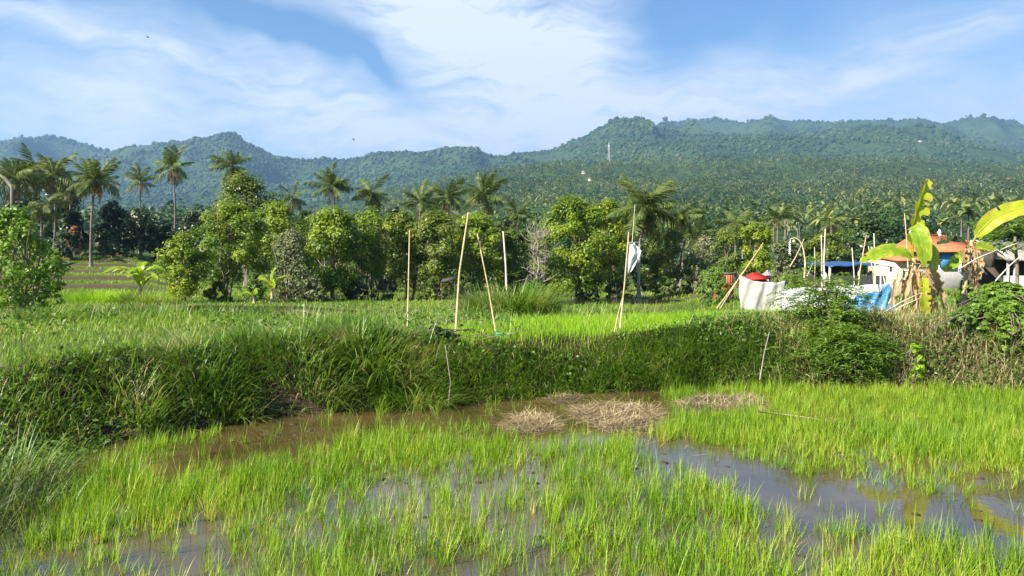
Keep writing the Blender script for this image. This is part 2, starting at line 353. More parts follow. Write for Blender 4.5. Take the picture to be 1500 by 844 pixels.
# ------------------------------------------------------------------ hills
LV = [
 (150, [(-400,345),(335,350),(440,370),(560,385),(960,383),(1125,376),(1500,366),(1900,362)]),
 (350, [(-400,332),(335,336),(560,352),(800,351),(1125,341),(1500,331),(1900,328)]),
 (800, [(-400,326),(335,325),(440,322),(560,312),(660,303),(720,298),(960,290),(1250,284),(1900,284)]),
 (1300, [(-400,316),(335,313),(440,308),(560,290),(640,272),(720,255),(800,247),(900,243),(1040,239),(1125,236),(1250,238),(1330,236),(1400,243),(1500,250),(1900,262)]),
 (1750, [(-400,306),(335,304),(440,300),(560,285),(660,272),(720,262),(810,256),(960,250),(1250,247),(1400,251),(1500,257),(1900,268)]),
 (2300, [(-400,285),(165,281),(335,272),(440,275),(560,262),(660,256),(720,252),(810,240),(905,219),(960,211),(1040,206),(1125,203),(1250,206),(1380,211),(1440,220),(1500,230),(1900,250)]),
 (2900, [(-400,262),(0,250),(100,240),(165,227),(190,217),(230,213),(260,209),(300,206),(318,200),(335,196),(350,201),(365,211),(400,229),(440,238),(470,235),(510,237),(560,226),(620,223),(645,218),(680,218),(700,221),(722,231),(770,227),(810,220),(850,205),(880,190),(893,181),(905,177),(925,179),(940,178),(948,182),(958,190),(1000,198),(1060,201),(1125,199),(1250,202),(1400,213),(1500,232),(1900,250)]),
 (3500, [(-400,216),(0,209),(50,204),(95,203),(130,212),(165,225),(210,246),(400,262),(700,262),(850,250),(930,226),(1000,205),(1100,203),(1500,216),(1900,225)]),
 (4200, [(-400,240),(0,236),(200,262),(700,272),(860,250),(930,196),(960,186),(1000,178),(1040,175),(1090,182),(1112,176),(1125,171),(1140,176),(1160,179),(1200,181),(1260,182),(1320,190),(1400,192),(1500,195),(1900,200)]),
 (6800, [(-400,300),(1900,300)]),
]
LY = np.array([88.] + [float(a) for a, _ in LV])
def hz(x, y):
    x = np.asarray(x, float); y = np.asarray(y, float); sh = x.shape; x = x.ravel(); y = np.maximum(y.ravel(), 88.)
    px = CX + F * x / y
    Z = np.zeros((len(LY), len(x)))
    Z[0] = gz(x / y * 88, np.full_like(x, 88.))
    for i, (Y, pts) in enumerate(LV):
        p = np.array(pts, float); py = np.interp(px, p[:, 0], p[:, 1]); Z[i + 1] = EYE + (HOR - py) / F * Y
    i = np.clip(np.searchsorted(LY, y, side='right') - 1, 0, len(LY) - 2)
    t = (y - LY[i]) / (LY[i + 1] - LY[i])
    k = np.arange(len(x)); z = Z[i, k] * (1 - t) + Z[i + 1, k] * t
    m = 4 * t * (1 - t)
    z -= (fbm(x / 420 + 7, y / 420, 31, 4) - .42) * y * .06 * m ** 1.6 * sstep(150, 900, y)
    z -= (np.clip(2.2 * np.abs(2 * fbm(x / 330, y / 900, 41, 3) - 1), 0, 1) - .42) * y * .038 * m ** 1.6 * sstep(1300, 2400, y)
    z += (vnoise(x / (y * .012), y / 60, 55) - .5) * y * .0022 * sstep(600, 2000, y)
    return z.reshape(sh)
def G(x, y):
    x = np.asarray(x, float); y = np.asarray(y, float)
    return np.where(y < 90, gz(x, np.minimum(y, 90)), hz(x, y))
rows = np.concatenate([np.linspace(88, 150, 14)] + [np.linspace(a, b, n)[1:] for a, b, n in ((150, 350, 24), (350, 800, 34), (800, 1300, 30), (1300, 1750, 20), (1750, 2300, 28), (2300, 2900, 36), (2900, 3500, 26), (3500, 4200, 30), (4200, 6800, 16))])
cols = (np.linspace(-900, 2400, 700) - CX) / F
HY, HXr = np.meshgrid(rows, cols, indexing='ij')
hxx = HXr * HY
hzz = hz(hxx, HY); hzz[0] -= .4
mb = MB(); mb.grid(np.stack([hxx, HY, hzz], -1)); tag(mb.build('hills', M['hill'], smooth=True), kind='structure')

# far forest : thousands of crowns nobody could count, one object of kind stuff
def ico():
    t = (1 + 5 ** .5) / 2
    v = np.array([(-1,t,0),(1,t,0),(-1,-t,0),(1,-t,0),(0,-1,t),(0,1,t),(0,-1,-t),(0,1,-t),(t,0,-1),(t,0,1),(-t,0,-1),(-t,0,1)], float); v /= np.linalg.norm(v[0])
    f = [(0,11,5),(0,5,1),(0,1,7),(0,7,10),(0,10,11),(1,5,9),(5,11,4),(11,10,2),(10,7,6),(7,1,8),(3,9,4),(3,4,2),(3,2,6),(3,6,8),(3,8,9),(4,9,5),(2,4,11),(6,2,10),(8,6,7),(9,8,1)]
    return v, np.array(f)
def scatter(n, px0, px1, y0, y1, power=1.0):
    px = rng.uniform(px0, px1, n); u = rng.random(n)
    Y = np.exp(np.log(y0) + u ** power * (np.log(y1) - np.log(y0)))
    x = (px - CX) / F * Y
    return px, x, Y
HOUSES = [(1477, 256, 1150), (1348, 219, 2300), (855, 260, 1120), (864, 264, 1060), (1034, 291, 620)]
def clear_of_houses(px, Y):
    k = np.ones(len(px), bool)
    for a, _, b in HOUSES: k &= ~((np.abs(px - a) < 9) & (Y > b * .86) & (Y < b * 1.01))
    return k
iv, if_ = ico()
mb = MB()
for (n, a, b) in ((3500, 1350, 1900), (36000, 1700, 3000), (12000, 2900, 4300), (3000, 2860, 2930), (2600, 3450, 3530), (2600, 4140, 4230), (1600, 2270, 2320)):
    px, x, Y = scatter(n, -250, 1750, a, b)
    z = hz(x, Y)
    r = np.clip(Y * .0021, 3.0, 6.8) * rng.uniform(.4, 1.0, n) * (1 + .9 * (rng.random(n) < .12))
    keep = (fbm(x / 160, Y / 160, 71, 3) > .30) & clear_of_houses(px, Y)
    x, Y, z, r = x[keep], Y[keep], z[keep], r[keep]; n = len(x)
    V = iv[None] * (1 + rng.uniform(-.35, .35, (n, 12, 1))) * r[:, None, None] * np.array([1, 1, .95]) + np.stack([x, Y, z + r * .45], -1)[:, None]
    f = if_[None] + (np.arange(n) * 12)[:, None, None]
    mb.add(V.reshape(-1, 3), f.reshape(-1, 3), np.repeat(rng.random(n), 20))
tag(mb.build('mountain_forest', M['mount']), kind='stuff')

# hillside woods nearer by : leaf clump trees and star palms
def star_palm(mb, c, r, h):
    nf = 11; az = rng.random(nf) * 2 * np.pi; up = rng.uniform(-.15, 1.1, nf)
    P = np.repeat((c + np.array([0, 0, h]))[None], nf, 0)
    mb.blades(P, az, r * rng.uniform(.8, 1.15, nf), r * .26, np.pi / 2 - up, rng.uniform(.7, 1.5, nf), 3, rnd=np.clip(rng.random() * .6 + rng.random(nf) * .4, 0, 1), twist=.3)
def clump_tree(mb, c, r, h, n, leaf):
    k = 9; cc = rng.normal(size=(k, 3)) * np.array([.5, .5, .38]) * r; ci = rng.integers(0, k, n)
    d = rng.normal(size=(n, 3)); d /= np.linalg.norm(d, axis=1)[:, None]
    P = c + np.array([0, 0, h]) + cc[ci] + d * r * .5 * rng.uniform(.6, 1.05, (n, 1))
    mb.leaves(P, d + np.array([0, 0, .5]) + rng.normal(size=(n, 3)) * .35, leaf, .8, rnd=np.clip(rng.random() * .6 + rng.random(n) * .4, 0, 1))
mbp, mbt = MB(), MB()
px, x, Y = (np.concatenate(q) for q in zip(scatter(9000, -150, 1650, 230, 1500, .62), scatter(9000, 560, 1650, 700, 1380, .8)))
z = hz(x, Y)
isp = (fbm(x / 90, Y / 90, 81, 2) + np.where(px < 560, -.1, .10)) > .44
okh = clear_of_houses(px, Y) & (fbm(x / 45 + 3, Y / 45, 83, 3) > rng.uniform(.3, .5, len(x)))
for i in np.nonzero(okh)[0]:
    c = np.array([x[i], Y[i], z[i]])
    if isp[i]: star_palm(mbp, c, rng.uniform(3.0, 6.4), rng.uniform(3, 12))
    elif rng.random() < .75:
        r = rng.uniform(3.2, 6.5); clump_tree(mbt, c, r, r * .8, 90 if Y[i] < 700 else 36, r * (.28 if Y[i] < 700 else .38))
tag(mbp.build('hillside_palm_grove', M['hillpalm']), kind='stuff')
tag(mbt.build('hillside_wood', M['forest']), kind='stuff')

# ------------------------------------------------------------------ trees
def limb(a, b, wob=.12, n=6):
    t = np.linspace(0, 1, n)[:, None]; L = np.linalg.norm(b - a)
    p = a + (b - a) * t; w = rng.normal(size=(n, 3)) * wob * L * .35; w[0] = 0; w[-1] = 0
    return p + w * np.sin(t * np.pi)
def crown_points(base, h, rx, ry, z0, prof, nc):
    """clump centres through a crown between z0*h and h; prof(t) radius share"""
    t = rng.random(nc) ** .85; a = rng.random(nc) * 2 * np.pi; rr = np.sqrt(rng.uniform(.12, 1, nc)) * prof(t) * .82
    p1, p2, p3 = rng.random(3) * 6.28; rr = rr * (1 + .28 * np.sin(a * 2 + p1 + t * 3) + .22 * np.sin(t * 9 + p2)); rr = np.minimum(rr * rng.uniform(.8, 1.2, nc), prof(t) * 1.02)
    return base + np.stack([np.cos(a) * rr * rx, np.sin(a) * rr * ry, h * (z0 + (1 - z0) * t * .95)], -1), t
PROF = {
 'cone': lambda t: np.clip(1.05 - .9 * t, .12, 1) * np.clip(.55 + 3 * t, 0, 1),
 'egg': lambda t: np.sqrt(np.clip(1 - (2 * t - .85) ** 2 / 1.35, .03, 1)),
 'dome': lambda t: np.sqrt(np.clip(1 - t ** 2.2, .05, 1)) * np.clip(.6 + 2 * t, 0, 1),
}
def tree(name, px, ytop, wpx, Y, mat, label, cat='tree', group=None, prof='egg', z0=.18, n=4200, leaf=.24, nc=60, stems=1, zb=None, bark='bark', clump=.30, ry=None, rad=.13, crown='crown'):
    if name == 'clove_tree': wpx *= 1.3; n = int(n * 1.9); leaf *= .9; clump *= .85
    x = xat(px, Y); b = np.array([x, Y, float(G(np.array([x]), np.array([Y]))[0]) - .05 if zb is None else zb])
    h = at(px, ytop, Y)[2] - b[2]; rx = wpx / F * Y / 2
    e = empty(name, b, label, cat, group)
    cc, t = crown_points(b, h * .97, rx, ry or rx, z0, PROF[prof], nc)
    tk = MB()
    for s in range(stems):
        o = np.array([rng.normal() * .25 * (stems > 1), rng.normal() * .2 * (stems > 1), 0]); top = b + o * 3 + np.array([0, 0, h * rng.uniform(.72, .86)])
        p = limb(b + o, top, .05, 8); tk.tube(p, np.linspace(rad / stems ** .5, rad * .18, 8), 7)
        for c in cc[rng.permutation(nc)[:max(5, 16 // stems)]]:
            k = int(np.clip((c[2] - b[2]) / h * 6.5 - 1, 1, 6)); tk.tube(limb(p[k], c, .15, 5), np.linspace(rad * .4, .012, 5), 5, cap=False)
    tk.build('trunk', M[bark], e)
    m = MB()
    ci = rng.integers(0, nc, n); cr = clump * min(rx * 1.0, h * .35) * rng.uniform(.7, 1.3, nc)
    d = rng.normal(size=(n, 3)); d /= np.linalg.norm(d, axis=1)[:, None]
    P = cc[ci] + d * (cr[ci] * rng.uniform(.35, 1.1, n))[:, None] * np.array([1, 1, .8])
    P[:, 2] = np.maximum(P[:, 2], b[2] + .1)
    out = P - (b + np.array([0, 0, h * .45])); out /= np.linalg.norm(out, axis=1)[:, None]
    base = rng.random(nc) * .45
    m.leaves(P, d * .7 + out * .6 + np.array([-.15, -.15, .45]) + rng.normal(size=(n, 3)) * .45, leaf * rng.uniform(.7, 1.3, n), .55, rnd=np.clip(base[ci] + rng.random(n) * .55, 0, 1))
    m.build(crown, M[mat], e)
    return e
GC = 'trees in the row beyond the fields'
T = 'clove_tree'
tree(T, 268, 341, 64, 42, 'clove', 'small yellow green tree at the left end of the tree row beside the banana clump', 'tree', GC, 'egg', .1, 4200, .17, 60, clump=.34)
tree(T, 335, 292, 112, 46, 'clove', 'broad bright tree with twin pale trunks beside the small left end tree', 'tree', GC, 'egg', .22, 8000, .2, 90, 3, clump=.27)
tree(T, 405, 292, 90, 53, 'clove', 'yellow green tree rising behind the greyish bushy tree', 'tree', GC, 'egg', .25, 5000, .22, 70)
tree('bushy_tree', 424, 332, 84, 42.5, 'grey', 'greyish bushy tree with pale flower heads reaching the ground behind the small banana', 'tree', GC, 'dome', .05, 5200, .15, 80, 3, clump=.3)
tree(T, 487, 301, 86, 45, 'clove', 'dense rounded yellow green tree just right of the greyish bushy tree', 'tree', GC, 'egg', .14, 6400, .2, 80, clump=.3)
tree(T, 543, 301, 66, 48, 'clove', 'tall airy tree with several bare grey stems left of the leftmost bamboo pole', 'tree', GC, 'egg', .3, 3600, .2, 60, 4, clump=.28)
tree(T, 592, 305, 62, 50, 'clove2', 'olive green tree directly behind the leftmost bamboo pole', 'tree', GC, 'egg', .24, 4200, .2, 60, 2)
tree(T, 640, 304, 74, 49, 'clove2', 'olive tree with forked stems between the leftmost and tallest bamboo poles', 'tree', GC, 'egg', .24, 5000, .2, 70, 3)
tree(T, 698, 307, 70, 51, 'clove', 'tree behind the tallest and the left leaning bamboo poles', 'tree', GC, 'egg', .2, 5200, .2, 70, 2)
tree(T, 755, 333, 56, 53, 'clove2', 'shorter shaded olive tree behind the pale straight pole', 'tree', GC, 'egg', .2, 3400, .2, 50, 2)
tree(T, 836, 283, 86, 47, 'clove', 'tallest tree of the row, conical and dense, right of the bare grey tree', 'tree', GC, 'egg', .12, 8500, .2, 100, 2, clump=.27)
tree(T, 893, 286, 66, 51, 'clove', 'narrow tall tree between the tallest row tree and the near coconut palm', 'tree', GC, 'egg', .15, 5600, .2, 80, clump=.3)
tree(T, 978, 328, 76, 54, 'clove2', 'low olive tree just right of the near coconut palm trunk', 'tree', GC, 'egg', .14, 3800, .2, 60, 2)
tree('bushy_tree', 1030, 342, 60, 56, 'grey', 'greyish half bare tree behind the feathery bush', 'tree', GC, 'egg', .15, 1700, .17, 50, 3)
tree(T, 1106, 324, 48, 58, 'clove', 'yellow green tree above the left end of the white tarp', 'tree', GC, 'egg', .2, 3200, .22, 50)
tree(T, 1066, 336, 54, 62, 'clove2', 'small olive tree behind the leaning sticks left of the white tarp', 'tree', GC, 'egg', .15, 2600, .22, 50)
tree('bushy_tree', 1150, 348, 56, 52, 'grey', 'dull greyish bush tree behind the curved festival pole', 'tree', GC, 'dome', .1, 2600, .2, 50, 2)
tree(T, 1208, 338, 64, 60, 'clove2', 'olive tree behind the two upright poles above the feathery shrub', 'tree', GC, 'egg', .15, 3400, .24, 60)
tree('dense_tree', 1275, 318, 90, 70, 'dark', 'dense dark tree behind the blue roofed shelter', 'tree', GC, 'dome', .1, 4200, .34, 60)
tree('dense_tree', 1345, 345, 80, 72, 'dark', 'dark tree just left of the orange roof, behind the banana plant', 'tree', GC, 'dome', .1, 3200, .34, 50)
tree('dense_tree', 1470, 322, 120, 75, 'dark', 'dark green tree behind the grey roofed hut', 'tree', GC, 'dome', .1, 4200, .36, 60)

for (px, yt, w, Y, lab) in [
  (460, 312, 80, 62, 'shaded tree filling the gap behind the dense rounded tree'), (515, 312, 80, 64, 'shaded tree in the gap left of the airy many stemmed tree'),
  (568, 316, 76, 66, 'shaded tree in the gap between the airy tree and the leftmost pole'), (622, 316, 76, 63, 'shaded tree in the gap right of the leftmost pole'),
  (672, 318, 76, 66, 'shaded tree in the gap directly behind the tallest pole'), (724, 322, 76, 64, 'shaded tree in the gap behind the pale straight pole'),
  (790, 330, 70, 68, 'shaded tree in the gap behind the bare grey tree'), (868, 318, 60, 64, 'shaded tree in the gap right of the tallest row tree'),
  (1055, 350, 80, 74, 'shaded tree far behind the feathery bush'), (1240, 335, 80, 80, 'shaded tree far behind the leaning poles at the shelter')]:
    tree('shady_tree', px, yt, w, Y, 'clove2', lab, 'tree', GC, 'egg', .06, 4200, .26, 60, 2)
# bare grey tree
def bare(px, ytop, wpx, Y, label):
    x = xat(px, Y); b = np.array([x, Y, g1(x, Y) - .05]); h = at(px, ytop, Y)[2] - b[2]; r = wpx / F * Y / 2
    e = empty('bare_tree', b, label, 'tree'); m = MB()
    p = limb(b, b + np.array([.1, 0, h * .9]), .04, 9); m.tube(p, np.linspace(.1, .02, 9), 7, rnd=.4); m.build('trunk', M['twig'], e)
    m = MB()
    for k in range(42):
        i = rng.integers(2, 8); a = rng.random() * 6.28; L = r * rng.uniform(.6, 1.25)
        q = p[i] + np.array([np.cos(a) * L, np.sin(a) * L, h * rng.uniform(.06, .22)]); bl = limb(p[i], q, .2, 5); m.tube(bl, np.linspace(.035, .012, 5), 4, rng.random(), False)
        for _ in range(6):
            j = rng.integers(1, 5); w = bl[j] + rng.normal(size=3) * r * .28 + np.array([0, 0, .2]); m.tube([bl[j], (bl[j] + w) / 2 + rng.normal(size=3) * .03, w], [.016, .012, .006], 3, rng.random(), False)
    m.build('branches', M['twig'], e)
bare(786, 326, 44, 45, 'leafless pale grey tree left of the tallest row tree')

# back left: large dome, dark wood on the terraces
tree('spreading_tree', 363, 248, 128, 76, 'clove2', 'large dark olive spreading tree towering behind the left of the tree row', 'tree', None, 'dome', .35, 9000, .3, 110, 2, rad=.28, clump=.24)
GB = 'dark trees above the left terraces'
for (px, yt, w, Y, lab) in [
  (35, 268, 110, 84, 'dark tree beneath the left palm cluster at the photo edge'),
  (92, 248, 70, 88, 'tall dark tree just left of the long trunked terrace palm'),
  (108, 308, 60, 80, 'low dark tree below the left palm cluster, left of the terrace palm trunk'),
  (172, 290, 62, 82, 'dark broadleaf tree right of the terrace palm crown'),
  (206, 300, 56, 80, 'dark broadleaf tree under the small distant palm'),
  (240, 322, 50, 84, 'low dark tree at the foot of the tall slim palm'),
  (284, 304, 60, 84, 'dark tree right of the tall slim palm trunk'),
  (155, 326, 50, 79, 'shady low tree directly right of the terrace palm trunk'),
  (450, 305, 50, 70, 'dark tree top behind the yellow green row, left of the palm with open fronds'),
  (575, 300, 60, 82, 'dark tree filling the gap behind the row, right of the squat palm'),
  (740, 312, 60, 80, 'dark tree behind the row between the poles and the bare tree'),
  (945, 348, 60, 66, 'dark tree behind the near coconut palm trunk'),
  (1180, 340, 60, 78, 'dark tree behind the curved festival pole and olive tree'),
  (1020, 330, 56, 84, 'dark tree behind the greyish half bare tree')]:
    tree('dense_tree', px, yt, w, Y, 'dark', lab, 'tree', GB if px < 300 else None, 'dome', .1, 3600, .36, 55, rad=.18)
tree('shrub', 106, 340, 60, 74, 'dark', 'rounded dark shrub on the upper left terrace', 'shrub', None, 'dome', .02, 2600, .25, 40, 3)
tree('shrub', 112, 328, 42, 77, 'redleaf', 'reddish leaved shrub above the rounded terrace shrub', 'shrub', None, 'dome', .05, 900, .3, 24, 3)
tree('shrub', 168, 347, 58, 75, 'dark', 'low dark shrub right of the terrace palm trunk', 'shrub', None, 'dome', .02, 1800, .25, 40, 3)

# understory bushes along the foot of the tree row
for (px, yt, w, Y, mt, lab) in [
  (318, 412, 54, 44, 'clove2', 'shady bush at the foot of the twin trunked tree'),
  (372, 400, 40, 43, 'shrub', 'leafy bush between the twin trunked tree and the small banana'),
  (455, 405, 60, 42, 'grey', 'dry twiggy bush under the dense rounded tree'),
  (520, 410, 44, 45, 'dark', 'dark bush under the airy many stemmed tree'),
  (562, 408, 40, 47, 'grey', 'pale bush left of the leftmost bamboo pole foot'),
  (636, 404, 56, 47, 'clove2', 'olive bush behind the tallest bamboo pole foot'),
  (684, 395, 50, 48, 'clove2', 'olive bush left of the tall grass clump'),
  (785, 408, 60, 44, 'shrub', 'lit green bush under the bare grey tree'),
  (862, 412, 40, 47, 'dark', 'dark bush at the foot of the tallest row tree'),
  (905, 408, 46, 48, 'clove2', 'olive bush left of the near palm trunk'),
  (975, 405, 66, 50, 'clove2', 'wide olive bush right of the near palm trunk'),
  (1010, 410, 40, 52, 'dark', 'dark bush left of the feathery bush')]:
    tree('bush', px, yt, w, Y, mt, lab, 'bush', 'bushes at the foot of the tree row', 'dome', .03, 2400, .16, 40, 3, rad=.06)
tree('feathery_bush', 1046, 388, 66, 29, 'feather', 'soft feathery light green bush left of the white tarp', 'bush', None, 'dome', .03, 11000, .07, 90, 4, rad=.03, clump=.24)
tree('bush', 1418, 405, 36, 18.5, 'cass', 'leafy bush between the two banana plants', 'bush', None, 'dome', .03, 1800, .10, 34, 3, rad=.03)
tree('bush', 1470, 412, 100, 17, 'cass', 'large glossy green bush on the right bank in front of the grey hut', 'bush', None, 'dome', .03, 8500, .10, 120, 4, rad=.012, clump=.24)
tree('bush', 1436, 442, 66, 16.3, 'cass', 'low green bush with dry stems left of the large glossy bush', 'bush', None, 'dome', .03, 2200, .10, 40, 4, rad=.03)
tree('bush', 1345, 498, 34, 15.6, 'nursery', 'small bright lime green weed bush on the dry bank below the banana', 'bush', None, 'dome', .05, 420, .08, 16, 3, rad=.015)
tree('bush', 640, 478, 66, 14.9, 'dark', 'dark leafy bush on the bank edge at the foot of the tallest pole', 'bush', None, 'dome', .03, 3400, .10, 60, 4, rad=.03)

tree('bush', 1482, 440, 70, 15.9, 'cass', 'bright leafy bush low on the right bank at the photo edge', 'bush', None, 'dome', .03, 3200, .09, 60, 4, rad=.01, clump=.28)
tree('bush', 1412, 452, 50, 16.2, 'shrub', 'small leafy bush on the bank below the second banana plant', 'bush', None, 'dome', .03, 1900, .09, 40, 4, rad=.02, clump=.25)
# left foreground small tree
tree('cassava_tree', 22, 295, 128, 21, 'cass', 'bright green slender stemmed tree at the left photo edge', 'tree', None, 'egg', .1, 6500, .12, 150, 5, rad=.05, clump=.17)
tree('cassava_tree', 66, 352, 56, 24, 'cass', 'lower bright green sapling right of the left edge tree', 'tree', None, 'egg', .05, 2200, .12, 60, 3, rad=.04, clump=.22)
# feathery shrub on the bank (leucaena): spreading stems with compound leaves
def feathery(px, ytop, wpx, Y, label, ns=26, nfr=300):
    x = xat(px, Y); b = np.array([x, Y, g1(x, Y) - .05]); h = at(px, ytop, Y)[2] - b[2]; r = wpx / F * Y / 2
    e = empty('feathery_shrub', b, label, 'shrub'); m = MB(); tips = []
    for k in range(ns):
        a = rng.random() * 6.28; q = rng.random() ** .6
        top = b + np.array([np.cos(a) * r * q, np.sin(a) * r * q * .6, h * (1.02 - .55 * q ** 1.6) * rng.uniform(.75, 1)])
        p = limb(b + rng.normal(size=3) * np.array([.12, .12, 0]), top, .12, 8); m.tube(p, np.linspace(.022, .006, 8), 5, .3)
        tips += [(p[j], (p[j] - p[0])) for j in range(3, 8)]
    m.build('stems', M['bark'], e)
    m = MB(); P = []; Nn = []; sz = []; rr = []
    for k in range(nfr):
        o, d = tips[rng.integers(len(tips))]
        o = o + rng.normal(size=3) * .16
        a = math.atan2(d[1], d[0]) + rng.normal() * 1.1; L = rng.uniform(.30, .58); s0 = rng.uniform(.1, .5); rv = rng.random()
        u = np.array([math.cos(a), math.sin(a), 0]); w = np.array([-u[1], u[0], 0])
        for sgn in np.linspace(.12, 1, 8):
            c = o + u * L * sgn + np.array([0, 0, s0 * L * sgn - .5 * L * sgn ** 2])
            for sd in (-1, 1):
                pin = c + w * sd * .055 + u * .03; P.append(pin); sz.append(.125); rr.append(rv * .6 + rng.random() * .4)
                Nn.append(np.array([0, 0, 1]) + rng.normal(size=3) * .35)
    m.leaves(np.array(P), np.array(Nn), np.array(sz), .24, rnd=np.array(rr)); m.build('foliage', M['feather'], e)
feathery(1206, 386, 96, 16.6, 'feathery green shrub on the bank in front of the white tarp', 20, 250)
feathery(1222, 468, 150, 15.9, 'low spreading feathery shrub hanging over the paddy bank', 22, 460)

# ------------------------------------------------------------------ coconut palms
def frond_mesh(droop, up, name, mat, n=24, L=1.0, ragged=.15):
    m = MB(); k = 14; t = np.linspace(0, 1, k); ang = up - droop * t ** 1.3
    d = np.stack([np.cos(ang), 0 * t, np.sin(ang)], -1); p = np.concatenate([[np.zeros(3)], np.cumsum(d[:-1] * (L / (k - 1)), 0)])
    m.tube(p, np.linspace(.014, .003, k) * L, 4, .8, False)
    V = []; rr = []
    for i in range(n):
        s = .12 + .88 * i / (n - 1); c = np.array([np.interp(s, t, p[:, j]) for j in range(3)]); an = np.interp(s, t, ang)
        tan = np.array([math.cos(an), 0, math.sin(an)]); nor = np.array([-math.sin(an), 0, math.cos(an)])
        ll = L * .30 * math.sin(math.pi * min(1, .18 + .80 * s)) ** .8 * rng.uniform(1 - ragged, 1 + ragged)
        for sd in (-1, 1):
            out = np.array([0, sd, 0]) * .62 + tan * .58 - nor * .22 + rng.normal(size=3) * .07; out /= np.linalg.norm(out)
            mid = c + out * ll * .55; tip = c + out * ll - np.array([0, 0, ll * .32]); w = tan * L * .019
            V += [c - w * .7, c + w * .7, mid + w, mid - w, mid - w, mid + w, tip + w * .1, tip - w * .1]; rr += [rng.random()] * 2
    V = np.array(V); m.add(V, np.arange(len(V)).reshape(-1, 4), np.array(rr))
    return m.mesh(name, mat)
FR = [frond_mesh(a, 0, 'frond', M['palm']) for a in (.5, .9, 1.3, 1.7)]
FRD = [frond_mesh(.9, 0, 'dry_frond', M['palmdry'], 18, 1, .5), frond_mesh(.5, 0, 'dry_frond', M['palmdry'], 14, 1, .6)]
CO = MB(); iv2, _ = ico()
for k in range(7): CO.add(iv2 * .12 * np.array([1, 1, 1.2]) + rng.normal(size=3) * np.array([.2, .2, .1]), if_, rng.random())
COCO = CO.mesh('coconut_bunch', M['palmdry'], True)
def palm(px, ycr, rpx, Y, label, base=None, nf=24, dry=3, group=None, wind=0.0, trunk_px=None):
    bx = xat(base[0] if base else px, Y); zb = float(G(np.array([bx]), np.array([Y]))[0]) - .05
    if base and len(base) > 1 and base[1]: pass
    b = np.array([bx, Y, zb]); c = at(px, ycr, Y); r = rpx / F * Y
    e = empty('coconut_palm', b, label, 'palm', group)
    n = 12; t = np.linspace(0, 1, n)[:, None]
    p = b + (c - b) * t; p[:, 0] += np.sin(t[:, 0] * np.pi) * (c[2] - b[2]) * .02 * rng.normal()
    rad = np.interp(t[:, 0], [0, .06, .3, 1], [.22, .14, .105, .085])
    m = MB(); m.tube(p, rad, 9); m.build('trunk', M['palebark' if rpx > 40 else 'palmbark'], e)
    def child(me, nm, az, el, s, roll=0):
        o = bpy.data.objects.new(nm, me); COL.objects.link(o); o.parent = e
        Rm = Matrix.Rotation(az, 4, 'Z') @ Matrix.Rotation(-el, 4, 'Y') @ Matrix.Rotation(roll, 4, 'X')
        o.matrix_local = Matrix.Translation(Vector(c - b)) @ Rm @ Matrix.Scale(s * 1.15, 4)
    nf = int(nf * rng.uniform(.75, 1.1)); dr = rng.uniform(-.25, .3); dry = int(dry * rng.uniform(.7, 1.8)) + 1
    if rpx > 40: nf, dr, dry = 30, .1, 4
    for k in range(nf):
        az = k * 2.39996 + rng.normal() * .25; q = k / (nf - 1)
        el = 1.2 - 1.65 * q ** .9 - dr + rng.normal() * .22
        if wind: az = az + wind * math.sin(az)
        child(FR[int(np.clip(rng.normal(1.2 + .6 * q + dr * 2, .8), 0, 3))], 'frond', az, el, r * (rng.uniform(.8, 1.3) if rpx < 40 else rng.uniform(1.05, 1.35)), rng.normal() * .5)
    for k in range(dry):
        child(FRD[k % 2], 'dry_frond', k * 2.2 + rng.random() * 1.5, -rng.uniform(.45, 1.25), r * rng.uniform(.65, 1.0))
    if rpx > 24: child(COCO, 'coconut_bunch', rng.random() * 6.28, 0, 1.0)
    for ch in e.children:
        if ch.name.startswith('coconut'): ch.location.z -= .35
    return e
GP = 'coconut palms rising behind the fields'
